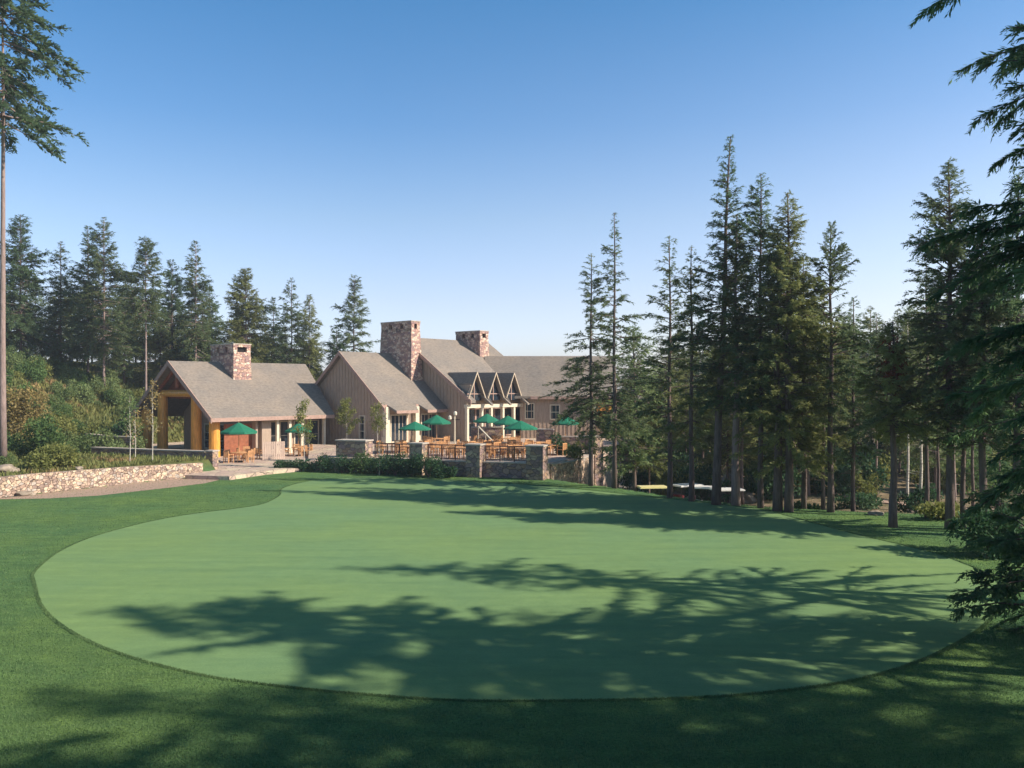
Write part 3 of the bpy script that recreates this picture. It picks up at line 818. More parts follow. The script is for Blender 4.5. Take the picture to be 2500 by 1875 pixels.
railing(910, 1004, 'brown iron railing between the widest stone pier and the next pier')
railing(1041, 1143, 'brown iron railing between the two narrow stone piers')
railing(1181, 1290, 'brown iron railing running up to the tall right corner pier')

# left walls
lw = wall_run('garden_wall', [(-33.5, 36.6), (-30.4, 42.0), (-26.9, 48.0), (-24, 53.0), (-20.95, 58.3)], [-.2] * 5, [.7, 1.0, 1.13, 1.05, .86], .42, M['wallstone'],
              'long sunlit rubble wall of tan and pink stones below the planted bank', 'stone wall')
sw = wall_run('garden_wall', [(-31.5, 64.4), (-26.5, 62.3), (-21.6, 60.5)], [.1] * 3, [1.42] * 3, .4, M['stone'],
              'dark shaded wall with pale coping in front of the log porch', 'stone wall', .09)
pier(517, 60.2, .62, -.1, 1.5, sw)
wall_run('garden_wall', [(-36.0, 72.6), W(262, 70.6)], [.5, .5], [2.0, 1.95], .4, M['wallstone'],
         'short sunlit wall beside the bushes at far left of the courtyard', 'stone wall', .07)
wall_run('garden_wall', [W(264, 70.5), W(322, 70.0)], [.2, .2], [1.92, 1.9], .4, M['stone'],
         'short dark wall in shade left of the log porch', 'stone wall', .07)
wall_run('planter_wall', [W(1150, 73), W(1228, 73)], [1.0, 1.0], [2.55, 2.55], .5, M['stone'], 'stone planter wall behind the tables left of the paired umbrellas', 'stone wall', .08)
wall_run('planter_wall', [W(1309, 70.5), W(1352, 70.0)], [1.0, 1.0], [2.5, 2.5], .5, M['stone'], 'stone planter wall with pale coping right of the nearest terrace umbrella', 'stone wall', .08)
wall_run('planter_wall', [W(1356, 69.6), W(1432, 69.0)], [1.0, 1.0], [1.95, 1.95], .5, M['stone'], 'low planter wall below the rightmost green umbrella', 'stone wall', .08)

# slatted wooden enclosure
sx0, sd = gx(641, 68.0), 68.0
rt = empty('slatted_screen', (gx(668, 68.6), 68.6, .25), 0, 'waist-high enclosure of upright weathered boards beside the pavilion', 'screen')
mb = MB(); e = Vector((0.80, 0.6, 0)); p0 = Vector((sx0, sd, 0))
for i in range(12):
    p = p0 + e * (i * .155); mb.hexa([p + Vector((0, 0, .25)), p + e * .12 + Vector((0, 0, .25)), p + e * .12 + Vector((-.02, .04, .25)), p + Vector((-.02, .04, .25)), p + Vector((0, 0, 1.65)), p + e * .12 + Vector((0, 0, 1.65)), p + e * .12 + Vector((-.02, .04, 1.65)), p + Vector((-.02, .04, 1.65))])
mb.build('board_panel', M['batten'], rt, True)
mb = MB(); mb.beam(p0 + Vector((-.03, .07, 1.4)), p0 + e * 1.85 + Vector((-.03, .07, 1.4)), .06, .1); mb.build('rail', M['siding'], rt, True); mb = MB(); mb.beam(p0 + Vector((-.03, .07, .5)), p0 + e * 1.85 + Vector((-.03, .07, .5)), .06, .1)
mb.build('rail', M['siding'], rt, True)

# ---------------------------------------------------------------- patio furniture
def make_table():
    root = empty('patio_table')
    mb = MB()
    k = 20
    mb.prism([(.58 * math.cos(2 * math.pi * i / k), .58 * math.sin(2 * math.pi * i / k), .745) for i in range(k)], (0, 0, -.04)); mb.build('table_top', M['teak'], root)
    for (i, j) in ((-1, -1), (1, -1), (1, 1), (-1, 1)):
        mb = MB(); mb.tube([(i * .34, j * .34, .705), (i * .4, j * .4, 0)], [.032, .026], 6); mb.build('leg', M['teak'], root)
    return root
def make_chair():
    root = empty('patio_chair')
    mb = MB()
    for i in range(5): mb.box(-.25, .25, -.24 + i * .098, -.16 + i * .098, .42, .45)
    mb.build('seat', M['teak'], root)
    mb = MB()
    mb.beam((-.24, .25, .88), (.24, .25, .88), .035, .07)
    for i in range(5): mb.box(-.2 + i * .088, -.15 + i * .088, .235, .255, .46, .85)
    mb.build('backrest', M['teak'], root)
    for i in (-1, 1):
        mb = MB(); mb.beam((i * .25, -.23, 0), (i * .25, -.23, .64), .045, .045, (0, 1, 0)); mb.build('leg', M['teak'], root)
        mb = MB(); mb.beam((i * .25, .25, 0), (i * .25, .26, .92), .045, .045, (0, 1, 0)); mb.build('leg', M['teak'], root)
        mb = MB(); mb.beam((i * .25, -.26, .655), (i * .25, .25, .655), .05, .03); mb.build('armrest', M['teak'], root)
    return root
def make_umbrella():
    root = empty('patio_umbrella')
    mb = MB(); k = 8; rim = []; 
    top = (0, 0, 2.50)
    for i in range(k):
        a0 = 2 * math.pi * i / k; a1 = 2 * math.pi * (i + 1) / k; R0 = 1.25
        def pt(a, r, z): return (r * math.cos(a), r * math.sin(a), z)
        am = (a0 + a1) / 2
        rows = [(0.12, 2.46, .12), (.65, 2.20, .62), (R0, 1.92, R0 * .935)]
        for j in range(2):
            r0, z0_, m0 = rows[j]; r1, z1_, m1 = rows[j + 1]
            mb.poly([pt(a0, r0, z0_), pt(a0, r1, z1_), pt(am, m1, z1_ + .0), pt(am, m0 * .99, z0_)])
            mb.poly([pt(am, m0 * .99, z0_), pt(am, m1, z1_ + .0), pt(a1, r1, z1_), pt(a1, r0, z0_)])
        mb.poly([pt(a0, .12, 2.46), pt(am, .1188, 2.46), pt(a1, .12, 2.46), top])
        mb.poly([pt(a0, R0, 1.92), pt(a0, R0, 1.80), pt(am, R0 * .935, 1.80), pt(am, R0 * .935, 1.92)])
        mb.poly([pt(am, R0 * .935, 1.92), pt(am, R0 * .935, 1.80), pt(a1, R0, 1.80), pt(a1, R0, 1.92)])
    mb.build('canopy', M['canvas'], root)
    mb = MB(); mb.tube([(0, 0, 0), (0, 0, 2.56)], [.028, .022], 8); mb.build('pole', M['teak'], root)
    mb = MB(); mb.tube([(0, 0, 0), (0, 0, .08), (0, 0, .1)], [.27, .27, .08], 14); mb.build('base', M['darkmetal'], root)
    mb = MB()
    for i in range(k):
        a = 2 * math.pi * i / k; mb.beam((.03 * math.cos(a), .03 * math.sin(a), 1.8), (.62 * math.cos(a), .62 * math.sin(a), 2.17), .02, .02)
    mb.build('ribs', M['teak'], root)
    return root
tab0, ch0, um0 = make_table(), make_chair(), make_umbrella()
used = dict(t=False, c=False, u=False)
def first(kind, src):
    if not used[kind]: used[kind] = True; return src
    return copy_tree(src)
# (px, d, floor z, umbrella peak py or None, diameter m, umbrella label, table words)
SETS = [
 (583, 66.0, .25, 1029, 2.85, 'green umbrella in the open in front of the log porch, farthest left', 'under the leftmost umbrella by the log porch'),
 (728, 72.0, .25, 1031, 2.2, 'green umbrella partly hidden by the sapling before the pavilion columns', 'under the umbrella behind the sapling'),
 (1013, 66.0, TZ, 1027, 2.45, 'green umbrella in front of the first tall window of the middle wing', 'under the umbrella before the first tall window'),
 (1066, 71.5, TZ, 1011, 2.5, 'green umbrella in front of the second tall window, overlapping its neighbour', 'under the umbrella before the second tall window'),
 (1189, 73.5, TZ, 1008, 2.35, 'green umbrella before the columns under the three small dormers', 'under the umbrella below the dormers'),
 (1240, 71.5, TZ, 1013, 2.45, 'green umbrella just behind the largest terrace umbrella', 'under the umbrella just behind the largest one'),
 (1271, 65.5, TZ, 1025, 2.6, 'largest and nearest green umbrella on the raised terrace', 'under the largest terrace umbrella'),
 (1381, 71.0, TZ, 1013, 2.35, 'rightmost green umbrella seen through the first tall fir', 'under the rightmost umbrella'),
 (952, 65.0, TZ, None, 0, '', 'without umbrella behind the first railing'),
 (1092, 62.8, TZ, None, 0, '', 'without umbrella behind the middle railing'),
 (1150, 66.5, TZ, None, 0, '', 'without umbrella beside the lamp post'),
 (1215, 61.2, TZ, None, 0, '', 'without umbrella close behind the right railing'),
 (1275, 60.2, TZ, None, 0, '', 'without umbrella beside the tall corner pier'),
 (1225, 66.0, TZ, None, 0, '', 'without umbrella before the planter wall'),
 (1345, 63.5, TZ, None, 0, '', 'without umbrella right of the tall corner pier'),
 (1180, 64.4, TZ, None, 0, '', 'without umbrella in the middle of the terrace'),
 (1247, 63.4, TZ, None, 0, '', 'without umbrella in front of the largest umbrella'),
 (1132, 60.2, TZ, None, 0, '', 'without umbrella hard against the middle railing'),
 (1000, 62.3, TZ, None, 0, '', 'without umbrella behind the first narrow pier'),
 (1315, 66.8, TZ, None, 0, '', 'without umbrella before the short planter wall'),
 (1060, 66.0, TZ, None, 0, '', 'without umbrella left of the lamp post'),
 (612, 69.0, .25, None, 0, '', 'without umbrella in the shade of the pavilion eave'),
]
for si, (px, d_, fz, py, dia, ul, tw_) in enumerate(SETS):
    x = gx(px, d_)
    o = first('t', tab0); o.location = (x, d_, fz); o.rotation_euler.z = random.uniform(0, 1.5)
    tag(o, 'round wooden patio table ' + tw_, 'table', 'wooden patio tables')
    if py:
        o = first('u', um0); o.location = (x, d_, fz)
        pk = gz(py, d_) - fz
        s_ = dia / 2.5; o.scale = (s_, s_, pk / 2.56)
        o.rotation_euler.z = random.uniform(0, .8); tag(o, ul, 'umbrella', 'green patio umbrellas')
    a_off = random.uniform(0.4, 1.2)
    for q in range(4):
        a = a_off + q * math.pi / 2 + random.uniform(-.2, .2); rr = random.uniform(.78, .98)
        cx_, cy_ = x + rr * math.cos(a), d_ + rr * math.sin(a)
        o = first('c', ch0); o.location = (cx_, cy_, fz); o.rotation_euler.z = a - math.pi / 2
        fa = a % (2 * math.pi)
        side = ['right far', 'left far', 'left near', 'right near'][int(fa // (math.pi / 2)) % 4]
        tag(o, 'wooden chair, %s of the table %s' % (side, tw_), 'chair', 'wooden patio chairs')

# lamp post with two lanterns, near the main hall
lx, ld = gx(1110, 73.0), 73.0
lp = empty('lamp_post', (lx, ld, TZ), 0, 'cream lamp post with two round lanterns before the main hall corner', 'lamp post')
mb = MB(); mb.tube([(0, 0, 0), (0, 0, .3), (0, 0, 2.5)], [.12, .07, .06], 10); mb.build('post', M['cream'], lp)
mb = MB(); mb.beam((-.45, 0, 2.25), (.45, 0, 2.25), .06, .06); mb.build('arm', M['darkmetal'], lp)
for (lxx, lz) in ((-.4, 2.4), (0.05, 2.75)):
    mb = MB(); mb.tube([(lxx, 0, lz - .2), (lxx, 0, lz - .1), (lxx, 0, lz + .1), (lxx, 0, lz + .2)], [.06, .15, .15, .06], 10); mb.build('lantern', M['lampglass'], lp)

# stair handrail slanting up between terrace and planter
sr = empty('handrail', (gx(1180, 70), 70, TZ), 0, 'pale handrail slanting down in front of the planter wall', 'handrail')
mb = MB(); a = Vector((gx(1168, 71), 71, 2.75)); b_ = Vector((gx(1205, 66.5), 66.5, 1.75)); mb.beam(a, b_, .1, .08); mb.build('rail', M['cream'], sr, True)
for k in range(3):
    p = a.lerp(b_, k / 2); mb = MB(); mb.beam(p, Vector((p.x, p.y, TZ)), .06, .06, (0, 1, 0)); mb.build('post', M['cream'], sr, True)

# ---------------------------------------------------------------- plants
def basis(d):
    up = np.zeros_like(d); up[:, 2] = 1.0
    n = np.cross(d, up); n /= (np.linalg.norm(n, axis=1, keepdims=True) + 1e-6)
    return n, np.cross(n, d)
def rhomb(p, d, l, w, roll):
    n, b_ = basis(d); side = n * np.cos(roll)[:, None] + b_ * np.sin(roll)[:, None]
    m_ = p + d * (l * .45)[:, None]; e = p + d * l[:, None]
    return np.stack([p, m_ + side * w[:, None], e, m_ - side * w[:, None]], 1)
def conifer(seed, Ht, cb, Rm, nbr, mat, bark, trunk_r=.22, tw=.5, dens=7.0, leaflets=0, droop=.12, twd=-.15, prof=.8, limbs=True, e_lo=-12, e_hi=42, lw=.13, gaps=.25, lean=0.0, irregular=.35, stubs=0, tap=(.10, .22)):
    rg = np.random.default_rng(seed)
    t = rg.random(nbr) ** .85; t.sort(); z = cb + (Ht - cb) * t * .985
    pr = (1 - t) ** prof * np.minimum(1, (t + tap[0]) / tap[1]) + .035
    az = rg.uniform(0, 2 * np.pi, nbr)
    # uneven sides and missing clumps
    lump = 1 + irregular * np.sin(az * 1 + seed + z * .9) * .6 + irregular * np.sin(az * 2 - z * 1.7 + seed) * .5
    L = Rm * pr * rg.uniform(.55, 1.08, nbr) * np.clip(lump, .35, 1.4)
    keep = rg.random(nbr) > gaps * (1 - t)
    z, az, L, t = z[keep], az[keep], L[keep], t[keep]; nb = len(z)
    el = np.radians(e_lo + (e_hi - e_lo) * t + rg.normal(0, 12, nb))
    m_ = np.maximum(3, (L * dens).astype(int)); bi = np.repeat(np.arange(nb), m_)
    K = len(bi); s_ = np.clip(rg.random(K) ** .75, .06, 1.0)
    s_ = .16 + .84 * s_
    Lb = L[bi]; ca, sa = np.cos(az[bi]), np.sin(az[bi]); ce, se = np.cos(el[bi]), np.sin(el[bi])
    r_ = Lb * s_ * ce; pz = z[bi] + Lb * s_ * se - droop * Lb * s_ ** 2
    pos = np.stack([r_ * ca, r_ * sa, pz], -1)
    sd = rg.choice([-1., 1.], K); ang = az[bi] + sd * np.radians(rg.uniform(8, 72, K)) * (1.05 - .75 * s_)
    dz = np.tan(el[bi]) * .5 + twd + rg.normal(0, .4, K)
    d = np.stack([np.cos(ang), np.sin(ang), dz], -1); d /= np.linalg.norm(d, axis=1, keepdims=True)
    l = tw * rg.uniform(.5, 1.15, K) * (1.15 - .45 * s_) * np.clip(Lb / Rm + .45, .5, 1.1)
    if leaflets:
        q = leaflets
        pb = np.repeat(pos, q, 0); db = np.repeat(d, q, 0); lb = np.repeat(l, q)
        f = np.tile((np.arange(q) + .5) / q, K); f = f + rg.uniform(-.06, .06, len(f))
        n_, b_ = basis(db); sd = np.tile(np.where(np.arange(q) % 2 == 0, 1., -1.), K)
        sag = np.zeros_like(db); sag[:, 2] = -.5 * f * rg.uniform(.2, 1.2, len(f))
        dd = db * .75 + n_ * (sd * rg.uniform(.4, .9, len(f)))[:, None] + b_ * rg.normal(0, .25, len(f))[:, None] + sag
        dd /= np.linalg.norm(dd, axis=1, keepdims=True)
        pp_ = pb + db * (lb * f)[:, None]; pp_[:, 2] -= .22 * lb * f ** 2
        ll = lb * (.62 - .36 * f) * rg.uniform(.7, 1.2, len(f)); ww = ll * lw * 1.6
        Qd = rhomb(pp_, dd, ll, ww, rg.uniform(-1.1, 1.1, len(f)))
        Qd = np.concatenate([Qd, rhomb(pos, d, l * 1.05, l * .045, rg.uniform(-.5, .5, K))])
    else:
        Qd = np.concatenate([rhomb(pos, d, l, l * lw, rg.uniform(-.9, .9, K)), rhomb(pos, d, l * .8, l * lw * .8, rg.uniform(.8, 2.3, K))])
    if lean: Qd[..., 0] += np.tan(lean) * Qd[..., 2]
    mb = MB()
    k = 9; tp = []; tr = []
    for i in range(k):
        zz = Ht * i / (k - 1) * .99
        tp.append((math.sin(i * 1.3 + seed) * .05 * trunk_r * 4 * (i > 0) + math.tan(lean) * zz, math.cos(i * 1.7 + seed) * .04 * (i > 0), zz - (.25 if i == 0 else 0)))
        tr.append(trunk_r * (1.18 if i == 0 else (1 - .93 * i / (k - 1))) + .012)
    mb.tube(tp, tr, 9)
    if limbs:
        for i in range(0, nb):
            if L[i] > .5:
                zz = z[i]; b0 = Vector((math.tan(lean) * zz, 0, zz)); dx_, dy_ = math.cos(az[i]), math.sin(az[i])
                pts_ = []
                for s1 in (0, .5, .95):
                    r1 = L[i] * s1 * math.cos(el[i]); z1 = zz + L[i] * s1 * math.sin(el[i]) - droop * L[i] * s1 ** 2
                    pts_.append((math.tan(lean) * z1 + r1 * dx_, r1 * dy_, z1))
                r0 = .012 + .012 * L[i]
                mb.tube(pts_, [r0, r0 * .6, r0 * .2], 3, cap=False)
    for i in range(stubs):
        zz = rg.uniform(.12 * Ht, cb + .5) if cb > .15 * Ht else cb; a = rg.uniform(0, 6.28); l1 = rg.uniform(.3, 1.0)
        mb.tube([(math.tan(lean) * zz, 0, zz), (math.tan(lean) * zz + l1 * math.cos(a), l1 * math.sin(a), zz - .15 * l1)], [.02, .006], 3, cap=False)
    me1 = None
    return Qd, mb
def make_tree(name, label, cat, x, y, group=None, ground=None, mat=None, bark=None, scale=1.0, rz=0.0, **kw):
    kw['trunk_r'] = kw.get('trunk_r', .2) * .8
    z = H(x, y) if ground is None else ground
    root = empty(name, (x, y, z), rz, label, cat, group)
    root.scale = (scale,) * 3
    mat = mat or M['fir']; bark = bark or M['bark']
    Qd, mb = conifer(mat=mat, bark=bark, **kw)
    mb.build('trunk', bark, root, smooth=True)
    link_mesh('crown', quads_mesh('crown', Qd, mat), root)
    return root
def tree_px(px, py, top, d=None, **kw):
    """place by trunk base pixel on the lawn rim, or by pixel column and depth"""
    if d is None: x, d = ground_at(px, py, 0.0); z = H(x, d)
    else: x = gx(px, d); z = H(x, d)
    kw['Ht'] = gz(top, d) - z
    if 'cbpx' in kw: kw['cb'] = max(.4, gz(kw.pop('cbpx'), d) - z)
    if 'Rpx' in kw: kw['Rm'] = kw.pop('Rpx') / F * d
    return make_tree(x=x, y=d, **kw)
RG = 'tall firs along the right rim of the green'
spec = [
 # name, label, px, base, top, crown-base px, radius px, mat, extra
 ('fir_tree', 'slender ragged fir nearest the terrace, leftmost of the rim trees', 1443, 1186, 615, 1075, 86, 'fir', dict(nbr=230, gaps=.35, droop=.3, e_lo=-20, irregular=.6, prof=.75)),
 ('fir_tree', 'tall thin fir with narrow spire just right of the terrace corner', 1500, 1192, 512, 1070, 96, 'fir', dict(nbr=260, gaps=.4, droop=.25, e_lo=-8, irregular=.6, prof=.95)),
 ('fir_tree', 'fir with pointed top, first of the close pair in mid rim', 1635, 1215, 570, 1120, 84, 'fir', dict(nbr=190, gaps=.25)),
 ('fir_tree', 'fir with dark bare lower trunk, second of the close pair in mid rim', 1688, 1224, 598, 1080, 76, 'fir_olive', dict(nbr=170, gaps=.3)),
 ('fir_tree', 'tallest rim fir with a slightly leaning dark trunk', 1748, 1232, 325, 1000, 118, 'fir_dark', dict(nbr=330, gaps=.22, trunk_r=.27, lean=R(2.2), prof=.85)),
 ('fir_tree', 'fir with straight pale grey trunk beside the leaning one', 1797, 1234, 520, 1010, 80, 'fir_olive', dict(nbr=210, gaps=.25, trunk_r=.26, bark='bark_pale')),
 ('fir_tree', 'dense dark fir just right of the tallest one', 1857, 1240, 415, 1010, 92, 'fir_dark', dict(nbr=340, gaps=.12, trunk_r=.17)),
 ('fir_tree', 'fir with dark trunk at the left of the tight trunk cluster', 1898, 1247, 560, 900, 80, 'fir', dict(nbr=170, gaps=.3, trunk_r=.27)),
 ('larch_tree', 'olive green larch rising from the tight trunk cluster', 1925, 1249, 462, 1130, 118, 'fir_olive', dict(nbr=420, gaps=.08, trunk_r=.25, prof=.6, twd=-.3)),
 ('larch_tree', 'yellowish larch with low drooping boughs right of the trunk cluster', 1962, 1238, 620, 1140, 90, 'fir_olive', dict(nbr=280, gaps=.1, prof=.6, twd=-.3, trunk_r=.15)),
 ('fir_tree', 'fir with sparse rounded top and upturned boughs', 2028, 1250, 545, 1000, 108, 'fir', dict(nbr=170, gaps=.3, e_lo=-2, e_hi=55, prof=.55, trunk_r=.19)),
 ('fir_tree', 'thin dark trunk fir standing close behind the upturned one', 2010, 1232, 720, 1060, 60, 'fir', dict(nbr=120, gaps=.3, trunk_r=.12)),
 ('fir_tree', 'small dark spire fir low in the sky gap', 2083, 1228, 722, 1130, 66, 'fir_dark', dict(nbr=170, gaps=.05, trunk_r=.13)),
 ('fir_tree', 'fir with a single dark purple trunk right of the soil bank', 2180, 1287, 780, 1075, 95, 'fir_olive', dict(nbr=220, gaps=.3, trunk_r=.21)),
 ('fir_tree', 'large grey-green fir in the right tree mass, tallest there', 2318, 1292, 385, 1010, 168, 'fir', dict(nbr=420, gaps=.18, trunk_r=.22, prof=.75)),
 ('fir_tree', 'thin fir trunk left of the big right-hand tree mass', 2262, 1262, 640, 1080, 80, 'fir', dict(nbr=150, gaps=.25, trunk_r=.12)),
 ('fir_tree', 'dark fir behind the hanging cedar boughs, lower than its neighbour', 2400, 1300, 520, 1090, 125, 'fir_dark', dict(nbr=330, gaps=.12, trunk_r=.2)),
 ('fir_tree', 'fir at the far right edge behind the cedar fronds', 2485, 1310, 420, 1100, 125, 'fir_dark', dict(nbr=300, gaps=.12, trunk_r=.2)),
 ('fir_tree', 'slim fir trunk between the soil bank and the right tree mass', 2352, 1288, 700, 1060, 70, 'fir', dict(nbr=120, gaps=.2, trunk_r=.13)),
]
for i, (nm, lb, px, by, tp, cb, rp, mt, ex) in enumerate(spec):
    ex = dict(ex); bk = M[ex.pop('bark', 'bark')]
    ex.setdefault('trunk_r', .17); ex.setdefault('tw', .42); ex.setdefault('dens', 15); rp *= 1.2; ex['gaps'] = min(.5, ex.get('gaps', .2) + .04); ex.setdefault('prof', .62)
    tree_px(px, by, tp, name=nm, label=lb, cat='tree', group=RG, mat=M[mt], bark=bk, cbpx=cb, Rpx=rp, seed=11 + i, leaflets=6, stubs=14, **ex)
# rust-brown dead tuft hung in one tree becomes a part of it
rt = [o for o in bpy.data.objects if o.get('label', '').startswith('fir with a single dark purple')][0]
rg = np.random.default_rng(9); n = 900
p = rg.normal(0, 1, (n, 3)) * np.array([.22, .22, .55]) ; p[:, 2] += gz(895, rt.location.y) - rt.location.z
d_ = rg.normal(0, 1, (n, 3)); d_[:, 2] -= 1.5; d_ /= np.linalg.norm(d_, axis=1, keepdims=True)
dt = link_mesh('dead_tuft', quads_mesh('dead_tuft', rhomb(p, d_, rg.uniform(.15, .35, n), np.full(n, .03), rg.uniform(0, 3, n)), M['leaf_rust']), rt)
dt['label'] = 'rust-red dead foliage tuft'

# left hillside conifers
LG = 'conifers on the left hillside'
lspec = [
 ('dark broad fir beside the tall bare trunk, leftmost on the hill', 50, 88, 520, 830, 74, 'fir_dark', 380, .0),
 ('narrow fir in the notch second from the left', 148, 92, 588, 850, 48, 'fir', 240, .1),
 ('fir left of the twin peaks, slightly lower than its twin', 215, 90, 548, 850, 58, 'fir_dark', 300, .05),
 ('tallest sharp-topped fir of the twin peaks', 254, 88, 526, 860, 62, 'fir', 320, .1),
 ('fir with bare pale lower trunk above the bushes', 356, 84, 578, 760, 56, 'fir', 260, .2),
 ('round-shouldered dark fir left of the thin spire', 420, 98, 632, 880, 58, 'fir_dark', 280, .0),
 ('thin pointed spire fir above the pavilion chimney', 478, 92, 585, 870, 46, 'fir', 260, .1),
 ('short dark fir tucked right of the thin spire', 512, 104, 690, 890, 36, 'fir_dark', 180, .0),
 ('broad rounded fir behind the pavilion chimney', 600, 96, 652, 890, 64, 'fir_olive', 380, .0),
 ('grey-green fir with forked outline right of the chimney', 712, 96, 678, 900, 42, 'fir', 220, .15),
 ('low fir left of the forked one', 668, 100, 725, 900, 36, 'fir_dark', 180, .0),
 ('bushy fir leaning against the forked one on its right', 755, 97, 718, 905, 38, 'fir_olive', 220, .0),
 ('lone pale conifer standing left of the big chimney', 864, 100, 668, 900, 52, 'fir', 240, .1),
 ('small dark round conifer at the foot of the lone pale one', 822, 98, 800, 900, 30, 'fir_dark', 140, .0),
]
for i, (lb, px, d_, tp, cb, rp, mt, nb, gp) in enumerate(lspec):
    tree_px(px, None, tp, d=d_, name='hillside_fir', label=lb, cat='tree', group=LG, mat=M[mt], cbpx=cb + 20, Rpx=rp * 1.3, seed=50 + i, nbr=nb, gaps=gp, tw=.65, dens=10, leaflets=5,
            trunk_r=.17, droop=.15, prof=.62, irregular=.4, e_lo=-15, stubs=6, bark=M['bark_pale'] if i in (3, 4, 6) else M['bark'])
# fillers behind them, shared shapes
def filler(lst, protos, name, label, cat, group, rnd):
    made = {}
    for k, (x, y, h) in enumerate(lst):
        pi = k % len(protos)
        if pi not in made:
            kw = dict(protos[pi]); hh = kw['Ht']
            o = make_tree(name, label, cat, x, y, group, **kw); made[pi] = (o, hh)
        else:
            o = copy_tree(made[pi][0]); o.location = (x, y, H(x, y))
        s_ = h / made[pi][1]; o.scale = (s_ * rnd.uniform(.9, 1.15), s_ * rnd.uniform(.9, 1.15), s_); o.rotation_euler.z = rnd.uniform(0, 6.28)
rnd = random.Random(4)
protos = [dict(seed=91, Ht=12, cb=1.2, Rm=2.6, nbr=240, mat=M['fir_far'], tw=.7, dens=8, leaflets=4, gaps=.05, prof=.6, trunk_r=.15),
          dict(seed=92, Ht=12, cb=1.8, Rm=2.3, nbr=220, mat=M['fir_olive'], tw=.7, dens=8, leaflets=4, gaps=.1, prof=.7, trunk_r=.14),
          dict(seed=93, Ht=10, cb=.8, Rm=2.7, nbr=240, mat=M['fir_olive'], tw=.7, dens=8, leaflets=4, gaps=.05, prof=.55, trunk_r=.13),
          dict(seed=94, Ht=13, cb=2.5, Rm=2.2, nbr=220, mat=M['fir_olive'], tw=.7, dens=8, leaflets=4, gaps=.15, prof=.8, trunk_r=.15)]
lst = []
for k in range(36):
    px = 5 + k * 22 + rnd.uniform(-10, 10); d_ = rnd.uniform(100, 116); tp = np.interp(px, [0, 300, 500, 600, 780], [700, 700, 770, 790, 850]) + rnd.uniform(-30, 40)
    x = gx(px, d_); lst.append((x, d_, max(3.0, gz(tp, d_) - H(x, d_))))
for k in range(5):
    px = 300 + k * 50 + rnd.uniform(-10, 10); d_ = rnd.uniform(92, 97); x = gx(px, d_); lst.append((x, d_, max(2.5, gz(rnd.uniform(735, 800), d_) - H(x, d_))))
filler(lst, protos, 'background_fir', 'conifer of the dense wood behind the left hilltop trees and the pavilion', 'tree', 'wood behind the left hilltop trees', rnd)
lst = []
for k in range(36):
    px = 1490 + k * 30 + rnd.uniform(-14, 14); d_ = rnd.uniform(84, 112); tp = np.interp(px, [1480, 1560, 1620, 1750, 2000, 2500], [905, 880, 860, 810, 790, 700]) + rnd.uniform(-45, 60)
    x = gx(px, d_); lst.append((x, d_, max(4.0, gz(tp, d_) - H(x, d_))))
for k in range(26):
    px = 1560 + k * 36 + rnd.uniform(-15, 15); d_ = rnd.uniform(56, 80); x = gx(px, d_); lst.append((x, d_, max(3.5, gz(rnd.uniform(735, 930), d_) - H(x, d_))))
for q in protos: q['cb'] += 2.0; q['seed'] += 10
filler(lst, protos, 'background_fir', 'conifer of the wood filling the background beyond the right-hand rim firs', 'tree', 'wood beyond the right rim', rnd)
# thin bare trunks in the right-hand wood
TRK = [(2140, 60, 1010, 'grey'), (2248, 46, 1000, 'pale'), (2290, 44, 990, 'dark'), (2330, 47, 1000, 'grey'), (2375, 43, 1010, 'dark'), (2440, 42, 1040, 'dark'), (1975, 58, 1040, 'grey'), (2216, 52, 1020, 'pale')]
# tall bare-trunk tree at the left edge
tree_px(7, None, -150, d=54, name='lodgepole_pine', label='very tall pine at the left edge, bare mauve trunk with crown high overhead', cat='tree', mat=M['fir_dark'], bark=M['bark_pale'],
        cbpx=330, Rpx=165, seed=140, nbr=150, gaps=.1, tw=.9, dens=8, leaflets=7, trunk_r=.27, droop=.28, prof=.35, irregular=.5, e_lo=-14, e_hi=10, twd=-.2, stubs=5)

# near cedars at the right, off the lawn, whose fronds hang into the picture and shade the green
def cedar(x, y, Ht, cb, Rm, nbr, seed, label, leaf=14, dens=13, tw=.55, grp='cedars close on the right', e_lo=-10, **kw):
    return make_tree('cedar_tree', label, 'tree', x, y, grp, mat=M['cedar'], bark=M['bark'], seed=seed, Ht=Ht, cb=cb, Rm=Rm, nbr=nbr, tw=tw, dens=dens, leaflets=leaf,
                     droop=.26, twd=-.7, prof=.62, trunk_r=.32, gaps=.3, irregular=.5, e_lo=e_lo, e_hi=30, lw=.075, tap=(.03, .3), **kw)
cedar(13.1, 17.5, 17.5, 3.2, 5.8, 300, 201, 'big near cedar whose drooping fronds fill the right edge')
cedar(17.0, 23.5, 16.5, 2.2, 4.2, 200, 202, 'second cedar beyond the nearest one at the right edge', leaf=6)
near_c = cedar(8.9, 8.6, 16.0, 3.5, 4.7, 190, 203, 'nearest cedar, only a drooping tip seen at the top right', leaf=7)
cedar(15.5, 11.0, 18.0, 2.5, 4.4, 240, 204, 'cedar outside the view at right, shading the foreground', leaf=4)
cedar(20.5, 18.0, 15.0, 2.5, 4.2, 210, 205, 'cedar outside the view farther right, shading the green', leaf=4)
cedar(14.0, 3.0, 15.0, 2.5, 4.4, 210, 206, 'cedar outside the view beside the camera knoll', leaf=4)
cedar(18.5, 6.5, 19.0, 3.0, 4.8, 270, 207, 'cedar outside the view behind the knoll, in the second row', leaf=4)
cedar(10.0, 0.5, 19.0, 3.0, 4.6, 270, 208, 'cedar outside the view close beside the knoll', leaf=4)
cedar(22.5, 13.0, 20.0, 3.0, 4.6, 270, 209, 'tallest cedar outside the view at right', leaf=4)
